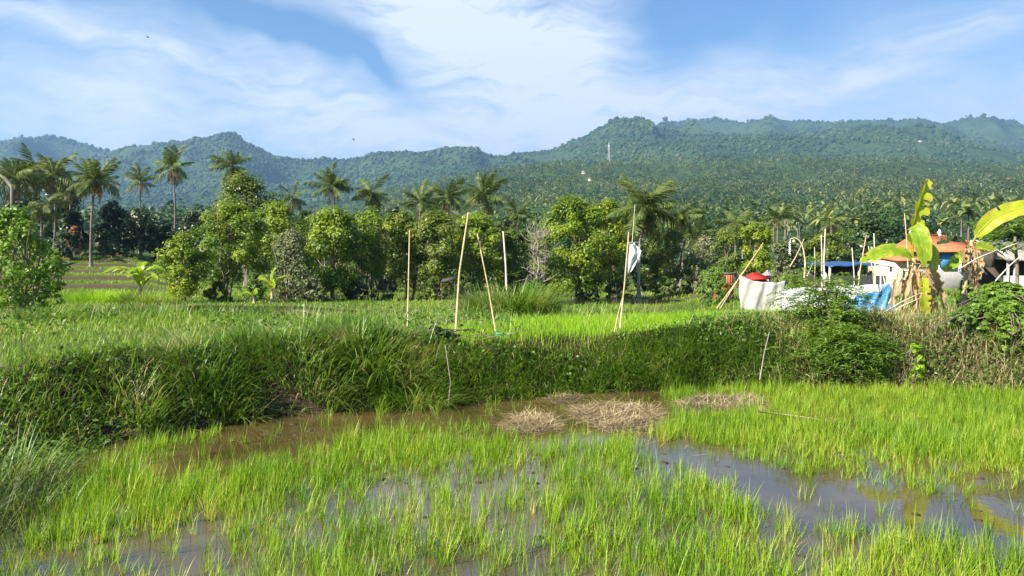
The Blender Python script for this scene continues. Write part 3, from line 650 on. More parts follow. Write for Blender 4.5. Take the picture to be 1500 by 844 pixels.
PALMS = [
 (139, 266, 33, 66, 'coconut palm with long bare trunk standing on the left terraces', (133, 402), 28, 7),
 (253, 245, 27, 82, 'tall slim palm with sparse crown standing clear against the blue hills', (251, 345), 20, 5),
 (205, 266, 22, 96, 'small distant palm between the terrace palm and the tall slim palm', None, 20, 2),
 (340, 244, 27, 92, 'palm top with yellowish fronds above the spreading olive tree', None, 20, 3),
 (488, 274, 29, 72, 'palm with open feathered crown standing above the middle of the row', None, 20, 2),
 (545, 282, 27, 74, 'squat palm crown right of the open feathered palm', None, 20, 2),
 (428, 290, 20, 80, 'palm with one pale bent frond beside the spreading olive tree', None, 18, 2),
 (616, 296, 25, 78, 'palm behind the row above the olive tree at the leftmost pole', None, 20, 2),
 (655, 290, 26, 80, 'palm behind the row just left of the tallest bamboo pole top', None, 20, 3),
 (710, 288, 32, 72, 'full palm with orange coconuts right of the tallest bamboo pole top', None, 24, 2),
 (758, 316, 22, 86, 'dark low palm between the full palm and the tallest row tree', None, 18, 2),
 (943, 305, 44, 50, 'near coconut palm with slim pale trunk behind the white plastic flag', (936, 434), 28, 6),
 (996, 318, 29, 64, 'palm right of the near coconut palm', None, 22, 3),
 (1020, 345, 26, 70, 'low drooping palm beside the greyish half bare tree', None, 20, 2),
 (1078, 326, 26, 68, 'palm with arching fronds left of the yellow green tree', None, 20, 2),
 (1217, 326, 19, 92, 'small palm above the olive tree behind the upright poles', None, 18, 2),
 (1140, 322, 20, 96, 'small palm behind the curved festival pole', None, 18, 2),
 (22, 262, 36, 70, 'leftmost palm of the left cluster', None, 22, 4),
 (50, 250, 34, 76, 'highest palm of the left cluster', None, 22, 3),
 (78, 258, 33, 74, 'middle palm of the left cluster', None, 22, 3),
 (102, 276, 28, 80, 'rightmost palm of the left cluster, touching the terrace palm', None, 20, 3),
 (62, 300, 30, 68, 'lowest palm of the left cluster, above the left edge tree', None, 20, 3)]
for (px, yc, r, Y, lab, base, nf, dry) in PALMS: palm(px, yc, r, Y, lab, base, nf, dry, GP)
m = MB(); Y = 66.; b = at(18, 300, Y); b[2] = g1(b[0], Y) - .1
m.tube([b, at(18, 300, Y), at(17, 272, Y)], [.2, .16, .13], 8); e = empty('dead_palm', b, 'dead palm trunk with a broken bent top at the left edge', 'palm')
m.build('trunk', M['bark'], e); m = MB(); m.tube([at(17, 274, Y), at(8, 262, Y), at(-4, 254, Y)], [.13, .17, .06], 7); m.build('broken_top', M['bark'], e)

# ------------------------------------------------------------------ hillside individuals (largest ones that can be told apart)
PROTO_P = []
for k in range(4):
    m = MB(); star_palm(m, np.zeros(3), 4.2, 8.0); star_palm(m, np.zeros(3), 3.6, 7.7); PROTO_P.append(m.mesh('crown', M['hillpalm']))
m = MB(); m.tube([(0, 0, -1), (.1, 0, 4), (0, 0, 8)], [.22, .16, .13], 6); PT = m.mesh('trunk', M['palmbark'])
PROTO_T = []
for k in range(4):
    m = MB(); clump_tree(m, np.zeros(3), 3.6, 4.6, 1300, .42); PROTO_T.append(m.mesh('crown', M['dark'] if k % 2 else M['forest']))
m = MB(); m.tube([(0, 0, -1), (.1, 0, 2), (0, 0, 4.4)], [.25, .2, .1], 6); TT = m.mesh('trunk', M['bark'])
def place(nm, meshes, loc, s, lab, cat, grp):
    e = empty(nm, loc, lab, cat, grp); e.rotation_euler.z = rng.random() * 6.28; e.scale = (s, s, s)
    for q, me in meshes:
        o = bpy.data.objects.new(q, me); COL.objects.link(o); o.parent = e
for i in range(150):
    px = rng.uniform(380, 1540); Y = rng.uniform(95, 260); x = xat(px, Y); z = float(hz(np.array([x]), np.array([Y]))[0])
    if rng.random() < .55: place('hill_palm', [('crown', PROTO_P[i % 4]), ('trunk', PT)], (x, Y, z), rng.uniform(.7, 1.1), 'small palm among others on the lowest hill slope behind the tree row', 'palm', 'palms on the lowest hill slope')
    else: place('hill_tree', [('crown', PROTO_T[i % 4]), ('trunk', TT)], (x, Y, z), rng.uniform(.7, 1.2), 'rounded green tree on the lowest hill slope behind the tree row', 'tree', 'broadleaf trees on the lowest hill slope')

# ------------------------------------------------------------------ banana plants
def bez(pts, n):
    pts = np.array(pts, float); s = np.concatenate([[0], np.cumsum(np.linalg.norm(np.diff(pts, axis=0), axis=1))]); s /= s[-1]
    u = np.linspace(0, 1, n); out = np.stack([np.interp(u, s, pts[:, k]) for k in range(3)], -1)
    for _ in range(n // 6):
        q = out.copy(); q[1:-1] = (out[:-2] + 2 * out[1:-1] + out[2:]) / 4; out = q
    return out
def leafblade(path, width, face, petiole=.06, torn=.0, fold=.25, n=26, mw=9, wav=.04, narrow=1.0):
    """a long leaf along path; face = rough normal of the blade"""
    P = bez(path, n); T = np.gradient(P, axis=0); T /= np.linalg.norm(T, axis=1)[:, None]
    face = np.array(face, float); sd = np.cross(T, face); sd /= np.linalg.norm(sd, axis=1)[:, None] + 1e-9; nr = np.cross(sd, T)
    s = np.linspace(0, 1, n); wv = width * np.where(s < petiole, .06, np.clip(np.sin(np.pi * np.clip((s - petiole) / (1 - petiole), 0, 1) ** .8), 0, 1) ** .45) * narrow
    wv[-1] = .01
    m = MB(); v = np.linspace(-1, 1, mw)
    ph = rng.random() * 6
    Q = P[:, None] + sd[:, None] * (wv[:, None, None] * .5 * v[None, :, None]) + nr[:, None] * (np.abs(v)[None, :, None] * wv[:, None, None] * fold * .5)
    Q = Q + nr[:, None] * (np.sin(s[:, None] * 37 + v[None] * 2 + ph) * np.abs(v)[None] * wav * width)[..., None]
    f = []; rr = []
    ok = np.ones((n - 1, mw - 1), bool)
    if torn > 0:
        for i in range(n - 1):
            for sgn in (0, 1):
                if rng.random() < torn:
                    k = rng.integers(1, max(2, mw // 2)); sl = slice(0, k) if sgn == 0 else slice(mw - 1 - k, mw - 1)
                    ok[i, sl] = False
    for i in range(n - 1):
        for j in range(mw - 1):
            if ok[i, j]: f.append((i * mw + j, i * mw + j + 1, (i + 1) * mw + j + 1, (i + 1) * mw + j)); rr.append(np.clip(.25 + .3 * rng.random() + .45 * abs((j + .5) / (mw - 1) * 2 - 1) ** 3 + .3 * (rng.random() < .06), 0, 1))
    m.add(Q.reshape(-1, 3), f, np.array(rr))
    m.tube(P, np.linspace(.018, .004, n) * (width / .4) ** .5, 5, .8, False)
    return m
def pth(pts, Y): return [at(a, b, Y + (c if len(q) > 2 else 0)) for q in pts for a, b, c in [(*q, 0)[:3]]]
YB = 17.4
b0 = at(1347, 472, YB); b0[2] = g1(b0[0], YB) - .05
bp = empty('banana_plant', b0, 'ragged banana plant with yellowing leaves standing before the orange roofed house', 'banana plant')
m = MB(); m.tube([b0, at(1343, 440, YB), at(1338, 405, YB), at(1337, 378, YB)], [.12, .10, .085, .06], 10); m.build('stem', M['stem'], bp, True)
o = leafblade(pth([(1338, 384), (1325, 370), (1305, 366), (1282, 373), (1259, 384)], YB - .1), .36, (0, -.75, .5), .1, .06, .2).build('leaf', M['bananal'], bp, True); o['label'] = 'broad leaf arching to the left'
o = leafblade([at(1336, 384, YB), at(1333, 355, YB), at(1337, 335, YB - .05), at(1346, 305, YB), at(1354, 280, YB), at(1360, 262, YB + .1)], .42, (.35, -1, .1), .3, .2, .5, n=36, wav=.09).build('leaf', M['bananay'], bp, True); o['label'] = 'upright torn yellow leaf'
o = leafblade([at(1338, 380, YB), at(1337, 350, YB - .1), at(1343, 334, YB - .25), at(1351, 356, YB - .45), at(1357, 392, YB - .5)], .42, (-.2, -1, .25), .22, .08, .2).build('leaf', M['bananal'], bp, True); o['label'] = 'broad green leaf drooping towards the field'
o = leafblade([at(1340, 385, YB), at(1354, 362, YB), at(1366, 365, YB), at(1370, 398, YB - .1)], .30, (.3, -1, .3), .3, .02, .2).build('leaf', M['bananal'], bp, True)
o = leafblade([at(1350, 400, YB - .3), at(1353, 415, YB - .6), at(1354, 440, YB - .65), at(1357, 478, YB - .6)], .27, (0, -1, .1), .1, .14, .3, wav=.08).build('leaf', M['bananay'], bp, True); o['label'] = 'hanging bright yellow leaf'
for k in range(11):
    a0 = (1338 + rng.normal() * 8, 386 + rng.random() * 14); dx = rng.uniform(-26, 62); L = rng.uniform(35, 86)
    yy = YB + rng.normal() * .25
    p = [at(*a0, yy), at(a0[0] + dx * .45, a0[1] - 4 + abs(dx) * .08, yy), at(a0[0] + dx * .85, a0[1] + L * .45, yy - .1), at(a0[0] + dx, min(a0[1] + L, 478), yy - .1)]
    leafblade(p, rng.uniform(.07, .2), (rng.normal() * .6, -1, rng.normal() * .3), .2, .35, .9, 16, 7, .16).build('dry_leaf', M['bananad'], bp)
b1 = at(1412, 460, 18.4); b1[2] = g1(b1[0], 18.4) - .05
bq = empty('banana_plant', b1, 'banana plant with one long bright leaf reaching right in front of the house', 'banana plant')
m = MB(); m.tube([b1, at(1413, 420, 18.4), at(1418, 380, 18.4), at(1424, 352, 18.4)], [.07, .06, .05, .04], 10); m.build('stem', M['stem'], bq, True)
Y2 = 18.2
o = leafblade([at(1424, 356, Y2), at(1432, 342, Y2), at(1452, 322, Y2 - .1), at(1480, 309, Y2 - .2), at(1512, 303, Y2 - .3), at(1552, 306, Y2 - .4)], .44, (.1, -.9, .55), .08, .07, .25, n=44).build('leaf', M['bananay'], bq, True); o['label'] = 'long bright leaf arching right'
leafblade([at(1422, 366, Y2), at(1410, 372, Y2), at(1397, 386, Y2), at(1384, 398, Y2 - .1)], .26, (-.3, -1, .5), .15, .05, .3).build('leaf', M['bananal'], bq, True)
leafblade([at(1424, 364, Y2), at(1436, 360, Y2), at(1450, 364, Y2), at(1458, 368, Y2)], .24, (.2, -1, .5), .15, .0, .3).build('leaf', M['bananal'], bq, True)
leafblade([at(1422, 362, Y2), at(1408, 352, Y2), at(1390, 352, Y2), at(1372, 358, Y2)], .26, (-.2, -.6, .8), .15, .2, .3).build('leaf', M['dark'], bq, True)
for k in range(8):
    a0 = (1421 + rng.normal() * 4, 356 + rng.random() * 10); dx = rng.uniform(-14, 16); L = rng.uniform(28, 72)
    leafblade([at(*a0, Y2), at(a0[0] + dx * .7, a0[1] + 3, Y2), at(a0[0] + dx, a0[1] + L * .5, Y2 - .1), at(a0[0] + dx * .8, a0[1] + L, Y2 - .1)], rng.uniform(.1, .2), (rng.normal() * .6, -1, 0), .2, .35, .8, 14, 7, .16).build('dry_leaf', M['bananad'], bq)
# papaya like plant at the right edge
b2 = at(1492, 430, 20); b2[2] = g1(b2[0], 20) - .05
e = empty('papaya_tree', b2, 'dark green plant with long hanging leaves at the right photo edge above the hut', 'tree')
m = MB(); m.tube([b2, at(1490, 390, 20), at(1486, 345, 20)], [.05, .045, .035], 8); m.build('trunk', M['bark'], e)
m = MB()
for k in range(34):
    c = at(1486, 338, 20); a = rng.random() * 6.28; L = rng.uniform(.7, 1.35); u = np.array([math.cos(a), math.sin(a) * .7, 0]); tip = c + u * L + np.array([0, 0, rng.uniform(-.55, .3)])
    m.tube([c, (c + tip) / 2 + np.array([0, 0, .12]), tip], .008, 4, .2, False)
    nb = 16; az = rng.random(nb) * 6.28; m.blades(np.repeat(tip[None], nb, 0) - u * rng.uniform(0, .7, (nb, 1)), az, rng.uniform(.25, .42, nb), .07, rng.uniform(.9, 1.8, nb), .6, 3)
m.build('crown', M['cass'], e)
# small banana plants in the distance
def small_banana(px, pyb, h_px, Y, label, n=7):
    b = at(px, pyb, Y); b[2] = g1(b[0], Y) - .05; H = h_px / F * Y
    e = empty('banana_plant', b, label, 'banana plant'); m = MB(); m.tube([b, b + np.array([.03, 0, H * .2]), b + np.array([0, 0, H * .4])], [.1, .085, .05], 8); m.build('stem', M['stem'], e)
    for k in range(n):
        a = k * 6.28 / n + rng.normal() * .3; el = rng.uniform(.55, 1.3) if k else 1.45; L = H * rng.uniform(.55, .85); u = np.array([math.cos(a), math.sin(a), 0]); c = b + np.array([0, 0, H * rng.uniform(.22, .42)])
        p = [c, c + u * L * .3 * math.cos(el) + np.array([0, 0, L * .45 * math.sin(el)]), c + u * L * .75 * math.cos(el) + np.array([0, 0, L * .6 * math.sin(el)]), c + u * L * (1.05 * math.cos(el) + .1) + np.array([0, 0, L * (.75 * math.sin(el) - .25 * (k > 0))])]
        leafblade(p, H * .15, (-u[0] * .5, -u[1] * .5 - .4, 1), .15, .06, .3, 16, 7).build('leaf', M['bananal'], e, True)
small_banana(205, 436, 74, 39, 'clump of banana leaves at the left end of the tree row', 12)
small_banana(398, 441, 62, 41, 'slim young banana plant in front of the greyish bushy tree', 6)
small_banana(372, 440, 32, 40.5, 'tiny banana sucker left of the slim young banana plant', 5)

# ------------------------------------------------------------------ poles
def pole(name, pts, Y, r, mat, label, cat='pole', group=None, parts=None):
    P = [at(a, b, Y + (q[2] if len(q) > 2 else 0)) for q in pts for a, b in [q[:2]]]
    e = tag(MBtube(P, r, name, mat), label, cat, group); return e
def MBtube(P, r, name, mat):
    b = Vector(P[0]); m = MB(); P = np.array(P) - np.array(P[0])
    if len(P) == 2: P = limb(P[0], P[1], .02, 8)
    n = len(P); r *= .85; rr = np.linspace(r, r * .6, n)
    m.tube(P, rr, 8)
    L = np.linalg.norm(P[-1] - P[0]); k = int(L / .33)
    for j in range(1, k):      # bamboo nodes
        s = j / k * (n - 1); i = int(s); c = P[i] + (P[min(i + 1, n - 1)] - P[i]) * (s - i); d = (P[-1] - P[0]) / L
        rj = np.interp(s, np.arange(n), rr); m.tube([c - d * .008, c + d * .008], rj * 1.18, 8)
    o = m.build(name, mat, None, True); o.location = b; return o
pole('bamboo_pole', [(597, 478), (598.5, 410), (600, 337)], 17.6, .026, M['bamboo'], 'leftmost straight upright bamboo pole in the field')
pole('bamboo_pole', [(667, 492), (673, 400), (686, 311)], 15.4, .032, M['bamboo'], 'tallest bamboo pole leaning right at the bank edge')
pole('bamboo_pole', [(728, 498), (715, 420), (699, 342)], 15.6, .022, M['bamboo'], 'thin bamboo pole leaning left by a scrap of teal netting')
pole('wooden_pole', [(742, 432), (741, 390), (737, 339)], 30, .055, M['palewood'], 'pale straight pole standing behind the tall grass clump')
m = MB(); c = at(733, 494, 15.3); P = c + rng.normal(size=(26, 3)) * np.array([.09, .07, .035]); m.leaves(P, rng.normal(size=(26, 3)) + np.array([0, -.5, .8]), .13, .8)
o = m.build('net_scrap', M['teal']); tag(o, 'crumpled teal netting scrap at the foot of the left leaning pole', 'netting')
pole('bamboo_pole', [(908, 482), (915, 415), (921, 340)], 16.2, .024, M['bamboo'], 'bamboo flagpole carrying the white plastic flag')
pole('bamboo_stick', [(900, 486), (906, 458), (913, 432)], 15.7, .018, M['bamboo'], 'short dark stick leaning against the bamboo flagpole', 'stick')
pole('thin_stick', [(926, 356), (928, 330), (930, 300)], 16.2, .009, M['palewood'], 'very thin pale rod sticking up above the white plastic flag', 'stick')
# white plastic flag
Y = 16.1; nu, nv = 9, 12; Pg = np.zeros((nv, nu, 3))
for i in range(nv):
    v = i / (nv - 1); yy = 354 + 48 * v; lx = 923 + (919.0 - 923) * v; w = (19 + 4 * v) * (1 - v) ** .7 + 1.2 if v > .22 else 6 + 40 * v
    for j in range(nu):
        u = j / (nu - 1); q = at(lx + w * u, yy + 4 * math.sin(u * 3) * (1 - v), Y); q[1] += .05 * math.sin(u * 9 + v * 4) + .03 * math.sin(v * 13); Pg[i, j] = q
fb = at(922, 380, Y); m = MB(); m.grid(Pg); e = empty('plastic_flag', fb, 'torn white plastic sheet hung as a flag on a bamboo pole', 'flag'); o = m.build('sheet', M['bag'], e, True)
md = o.modifiers.new('thick', 'SOLIDIFY'); md.thickness = .004
m = MB(); m.tube([at(921, 356, Y), at(934, 355, Y)], .014, 6); m.build('crossbar', M['white'], e)
GS = 'bamboo sticks around the tarp enclosure'
ST = [
 ('bamboo_pole', [(1050, 452), (1085, 405), (1118, 356)], 24, .03, 'bamboo', 'long bamboo pole leaning right at the left end of the white tarp'),
 ('bamboo_stick', [(1055, 452), (1078, 415), (1088, 398)], 23.6, .022, 'bamboo', 'shorter stick beside the long leaning pole left of the white tarp'),
 ('bamboo_pole', [(1157, 391), (1166, 376), (1178, 350)], 24.6, .024, 'bamboo', 'bamboo stick leaning right beside the curved festival pole'),
 ('bamboo_pole', [(1204, 425), (1204, 380), (1203, 344)], 24.2, .026, 'palewood', 'shorter of the two pale upright poles above the feathery shrub'),
 ('bamboo_pole', [(1208, 425), (1207, 380), (1209, 335)], 24.0, .03, 'palewood', 'taller of the two pale upright poles above the feathery shrub'),
 ('bamboo_stick', [(1193, 420), (1194, 385), (1193, 362)], 24.4, .016, 'palewood', 'thin upright stick just left of the two pale upright poles'),
 ('bamboo_stick', [(1182, 405), (1188, 392), (1190, 386)], 24.2, .016, 'palewood', 'short slanted stick behind the top of the feathery shrub'),
 ('bamboo_pole', [(1252, 440), (1251, 400), (1248, 363)], 22, .022, 'palewood', 'thin upright pole in front of the blue roofed shelter'),
 ('bamboo_pole', [(1255, 440), (1260, 395), (1269, 344)], 22.4, .024, 'bamboo', 'pole leaning right in front of the blue roofed shelter'),
 ('bamboo_pole', [(1282, 440), (1279, 400), (1272, 361)], 22.2, .022, 'bamboo', 'pole leaning left in front of the blue roofed shelter'),
 ('bamboo_pole', [(1282, 440), (1282, 390), (1280, 342)], 21.6, .024, 'palewood', 'tall upright pole above the blue tarp, with a wisp of dry leaf'),
 ('bamboo_stick', [(1299, 428), (1293, 400), (1288, 383)], 21.4, .022, 'palewood', 'left of the slanted pale sticks above the peak of the blue tarp'),
 ('bamboo_stick', [(1303, 428), (1298, 402), (1293, 385)], 21.2, .022, 'palewood', 'right of the slanted pale sticks above the peak of the blue tarp'),
 ('bamboo_stick', [(1291, 440), (1290, 418), (1290, 402)], 21.6, .03, 'white', 'short thick white post beside the blue tarp'),
 ('bamboo_pole', [(1330, 392), (1328, 350), (1325, 313)], 19.5, .02, 'bamboo', 'thin bamboo pole just left of the upright torn banana leaf'),
 ('bamboo_stick', [(1288, 462), (1318, 444), (1347, 430)], 17.0, .022, 'palewood', 'upper of the pale sticks leaning against the banana stem'),
 ('bamboo_stick', [(1292, 466), (1322, 448), (1350, 436)], 16.8, .022, 'palewood', 'lower of the pale sticks leaning against the banana stem'),
 ('bamboo_stick', [(1302, 445), (1318, 415), (1326, 400)], 17.6, .03, 'bamboo', 'stout stick rising to the left side of the banana stem'),
 ('bamboo_pole', [(1404, 395), (1432, 378), (1462, 366)], 17.9, .024, 'palewood', 'long pale pole slanting across the second banana plant'),
 ('bamboo_stick', [(1428, 384), (1438, 394), (1446, 403)], 17.8, .02, 'palewood', 'short pale stick crossing under the long slanting pole'),
 ('bamboo_pole', [(1458, 412), (1478, 390), (1500, 371)], 18.0, .022, 'palewood', 'pale pole slanting up in front of the grey roofed hut'),
 ('bamboo_pole', [(1466, 366), (1480, 360), (1492, 356)], 18.2, .022, 'palewood', 'pale pole lying along the edge of the grey roof'),
 ('wooden_stake', [(1113, 556), (1119, 520), (1127, 486)], 14.3, .013, 'twig', 'thin weathered stake leaning on the paddy bank'),
 ('bamboo_pole', [(1110, 603), (1170, 610), (1240, 622)], 11.9, .014, 'bamboo', 'thin pale bamboo rod lying across the rice seedlings'),
 ('wooden_stake', [(656, 596), (660, 560), (652, 505)], 13.4, .010, 'twig', 'dry bent stalk on the dark bank below the tallest pole')]
for nm, pts, Y, r, mt, lab in ST: pole(nm, pts, Y, r, M[mt], lab, 'stick' if 'stick' in nm else ('stake' if 'stake' in nm else 'pole'), GS if 1040 < pts[0][0] < 1310 and pts[0][1] < 480 else None)
# curved festival pole with hanging ornaments
Y = 26; c = [(1178, 410), (1180, 385), (1176, 360), (1170, 350), (1163, 347), (1158, 350), (1157, 358), (1157, 372)]
e = empty('festival_pole', at(1178, 410, Y), 'curved pale festival pole drooping over with hanging ornaments', 'pole')
m = MB(); m.tube(bez([at(a, b, Y) for a, b in c[:6]], 22), np.linspace(.035, .012, 22), 7); m.build('pole', M['yellowcloth'], e)
m = MB(); m.tube(bez([at(a, b, Y) for a, b in c[5:]], 8), .014, 6); 
for k in range(6):
    q = at(1157, 355 + k * 3.2, Y); m.tube([q - np.array([0, 0, .025]), q + np.array([0, 0, .015])], [.045, .02], 7)
m.build('hanging_tassel', M['white'], e)
m = MB(); m.tube([at(1163, 351, Y), at(1163, 353, Y), at(1163.3, 356, Y)], [.02, .06, .015], 8); m.build('ornament', M['yellowcloth'], e)

# ------------------------------------------------------------------ tarps
def cloth(pts, n=40, rows_=14, amp=.06, k=9, sag=0.0):
    """pts : list of (px, ytop, ybottom, Y)"""
    p = np.array(pts, float); u = np.linspace(p[0, 0], p[-1, 0], n); P = np.zeros((rows_, n, 3))
    for j, q in enumerate(u):
        yt, yb, Y = (np.interp(q, p[:, 0], p[:, c]) for c in (1, 2, 3))
        for i in range(rows_):
            v = i / (rows_ - 1); w = at(q, yt + (yb - yt) * v, Y)
            w[1] += amp * math.sin(j * k / n * 6.28 + v * 1.5) * (.25 + .75 * v) + amp * .6 * math.sin(j * 14 * k / n + 5 * v) - .10 * v * v
            w[0] += amp * .4 * math.sin(v * 9 + j * .5)
            P[i, j] = w
    a, b = np.meshgrid(np.arange(n), np.arange(rows_)); P[..., 1] += amp * 1.6 * (fbm(a * .16 + amp * 99, b * .3 + a * .2, 88, 4) - .5) * 2; P[..., 2] += .05 * (fbm(a * .2, b * 0 + 3, 89, 3) - .5)
    m = MB(); m.grid(P); return m
def clothobj(nm, m, mat, label, cat):
    o = m.build(nm, mat, None, True); md = o.modifiers.new('thick', 'SOLIDIFY'); md.thickness = .006; return tag(o, label, cat)
clothobj('white_tarp', cloth([(1083, 403, 453, 23.2), (1092, 408, 455, 23.15), (1104, 412, 457, 23.1), (1125, 414, 459, 23.1), (1142, 413, 460, 23.1), (1150, 411, 461, 23.2)], 44, amp=.03, k=1.7), M['tarp'], 'large white tarp hung as a fence behind the bright nursery bed', 'tarp')
clothobj('white_tarp', cloth([(1146, 424, 466, 22.6), (1200, 421, 470, 22.3), (1255, 418, 470, 22.0), (1300, 416, 466, 21.6)], 50, amp=.05, k=3), M['bag'], 'thin greyish white sheeting continuing right of the white tarp behind the shrub', 'tarp')
clothobj('blue_tarp', cloth([(1238, 447, 462, 20.8), (1262, 430, 466, 20.7), (1288, 428, 468, 20.6), (1301, 414, 464, 20.6), (1311, 440, 458, 20.6)], 46, amp=.05, k=1.9), M['bluetarp'], 'sagging blue net tarp with a peaked corner beside the banana plant', 'tarp')
clothobj('plastic_sheet', cloth([(1290, 468, 474, 17.6), (1312, 464, 478, 17.2), (1340, 470, 480, 17.0)], 26, 8, amp=.10, k=5), M['tarp'], 'crumpled pale plastic lying on the bank left of the banana stem', 'plastic sheet')
clothobj('blue_rag', cloth([(1196, 450, 466, 20.4), (1204, 448, 470, 20.3), (1212, 452, 468, 20.4)], 14, 8, amp=.06, k=3), M['bluetarp'], 'small blue rag seen through the feathery shrub', 'rag')

# ------------------------------------------------------------------ buildings
def roofpoly(quads, th=.06):
    m = MB()
    for q in quads:
        q = np.array(q, float); nrm = np.cross(q[1] - q[0], q[2] - q[0]); nrm /= np.linalg.norm(nrm)
        if nrm[2] < 0: nrm = -nrm
        k = len(q); v = np.concatenate([q, q - nrm * th])
        if k == 4: m.add(v, [(0, 1, 2, 3), (7, 6, 5, 4), (0, 4, 5, 1), (1, 5, 6, 2), (2, 6, 7, 3), (3, 7, 4, 0)])
        else:
            m.add(v, [(0, 1, 2), (5, 4, 3)]); m.add(v, [(0, 3, 4, 1), (1, 4, 5, 2), (2, 5, 3, 0)])
    return m
# house
Yh = 42.; X = lambda px: xat(px, Yh); Zp = lambda py: at(750, py, Yh)[2]
x0, x1 = X(1360), X(1472); ze = Zp(368); zr = Zp(343); zg = g1(X(1410), Yh) - .1
hb = (X(1415), Yh, zg); e = empty('house', hb, 'house with orange tiled hip roof behind the banana plants', 'house')
rxa, rxb, yr = X(1367), X(1411), Yh + 2.4
m = roofpoly([[(x0, Yh - .3, ze), (x1, Yh - .3, ze), (rxb, yr, zr), (rxa, yr, zr)], [(x1, Yh - .3, ze - .002), (x1, Yh + 5, ze - .002), (rxb, yr, zr - .002)], [(x0, Yh + 5, ze - .004), (x0, Yh - .3, ze - .004), (rxa, yr, zr - .004)], [(x1, Yh + 5, ze - .006), (x0, Yh + 5, ze - .006), (rxa, yr, zr - .006), (rxb, yr, zr - .006)]], .08)
ro = m.build('roof', M['rooftile'], e)
for q in (rxa, rxb):
    m = MB(); m.tube([(q, yr, zr - .05), (q, yr, zr + .12), (q, yr, zr + .16), (q, yr, zr + .28), (q, yr, zr + .38)], [.10, .09, .13, .07, .015], 8); m.build('finial', M['white'], ro)
m = MB(); m.tube([(rxa, yr, zr + .02), (rxb, yr, zr + .02)], .07, 6); m.tube([(rxb, yr, zr + .02), (x1, Yh - .3, ze + .03)], .06, 6); m.build('ridge', M['rooftile'], ro)
m = MB(); m.box((X(1380), Yh + .2, zg), (X(1466), Yh + 4.6, ze - .09)); m.build('wall', M['greywall'], e)
m = MB(); m.box((X(1380) - .01, Yh + .02, Zp(392)), (X(1400), Yh + .19, ze - .12)); o = m.build('panel', M['bluetarp'], e); o['label'] = 'blue painted panel under the eaves'
for q in (1410, 1440):
    m = MB(); m.box((X(q), Yh + .1, Zp(398)), (X(q + 12), Yh + .195, Zp(380))); o = m.build('window', M['darkwood'], e)
    m = MB()
    for a, bq in (((X(q) - .05, Yh + .06, Zp(398) - .05), (X(q), Yh + .2, Zp(380) + .05)), ((X(q + 12), Yh + .06, Zp(398) - .05), (X(q + 12) + .05, Yh + .2, Zp(380) + .05))): m.box(a, bq)
    m.build('frame', M['white'], o)
# annex with tan wall
Ya = 33.; XA = lambda px: xat(px, Ya); ZA = lambda py: at(750, py, Ya)[2]; za = g1(XA(1340), Ya) - .1
e = empty('annex', (XA(1340), Ya, za), 'low tan walled annex with thin orange eave left of the orange roofed house', 'building')
m = MB(); m.box((XA(1311), Ya, za), (XA(1372), Ya + 2.5, ZA(381))); m.build('wall', M['plaster'], e)
roofpoly([[(XA(1308), Ya - .25, ZA(380.5)), (XA(1376), Ya - .25, ZA(380.5)), (XA(1376), Ya + 2.8, ZA(371)), (XA(1308), Ya + 2.8, ZA(371))]], .07).build('roof', M['rooftile'], e)
# blue roofed shelter
Ys = 30.; XS = lambda px: xat(px, Ys); ZS = lambda py: at(750, py, Ys)[2]; zs = g1(XS(1265), Ys) - .1
e = empty('shelter', (XS(1265), Ys, zs), 'open shelter with a blue tarp roof and dark netting behind the poles', 'shelter')
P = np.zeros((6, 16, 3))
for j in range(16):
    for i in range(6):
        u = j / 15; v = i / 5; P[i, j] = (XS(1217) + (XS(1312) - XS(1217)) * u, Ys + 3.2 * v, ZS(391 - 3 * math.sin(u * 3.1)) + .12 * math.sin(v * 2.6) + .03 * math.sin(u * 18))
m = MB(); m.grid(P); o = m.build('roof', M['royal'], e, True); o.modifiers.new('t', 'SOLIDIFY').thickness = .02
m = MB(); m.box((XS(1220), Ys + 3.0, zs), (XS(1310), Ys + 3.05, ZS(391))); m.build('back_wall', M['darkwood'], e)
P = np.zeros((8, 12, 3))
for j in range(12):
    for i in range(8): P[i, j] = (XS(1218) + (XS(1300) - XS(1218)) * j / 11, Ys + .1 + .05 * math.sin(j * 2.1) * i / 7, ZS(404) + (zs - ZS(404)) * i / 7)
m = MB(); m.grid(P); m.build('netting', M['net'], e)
for q in (1219, 1262, 1309):
    m = MB(); m.tube([(XS(q), Ys + .2, zs), (XS(q), Ys + .2, ZS(392) + .02)], .045, 7); m.build('post', M['palewood'], e)
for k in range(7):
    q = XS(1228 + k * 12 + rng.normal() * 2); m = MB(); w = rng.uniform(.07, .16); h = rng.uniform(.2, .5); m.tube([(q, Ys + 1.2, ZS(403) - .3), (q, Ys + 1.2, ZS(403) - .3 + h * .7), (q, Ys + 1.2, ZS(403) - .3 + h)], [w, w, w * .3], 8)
    tag(m.build('storage_sack', M['tarp' if k % 3 == 0 else 'net']), 'vague bundle stored in the dark under the blue roofed shelter', 'bundle', 'bundles under the blue roofed shelter')
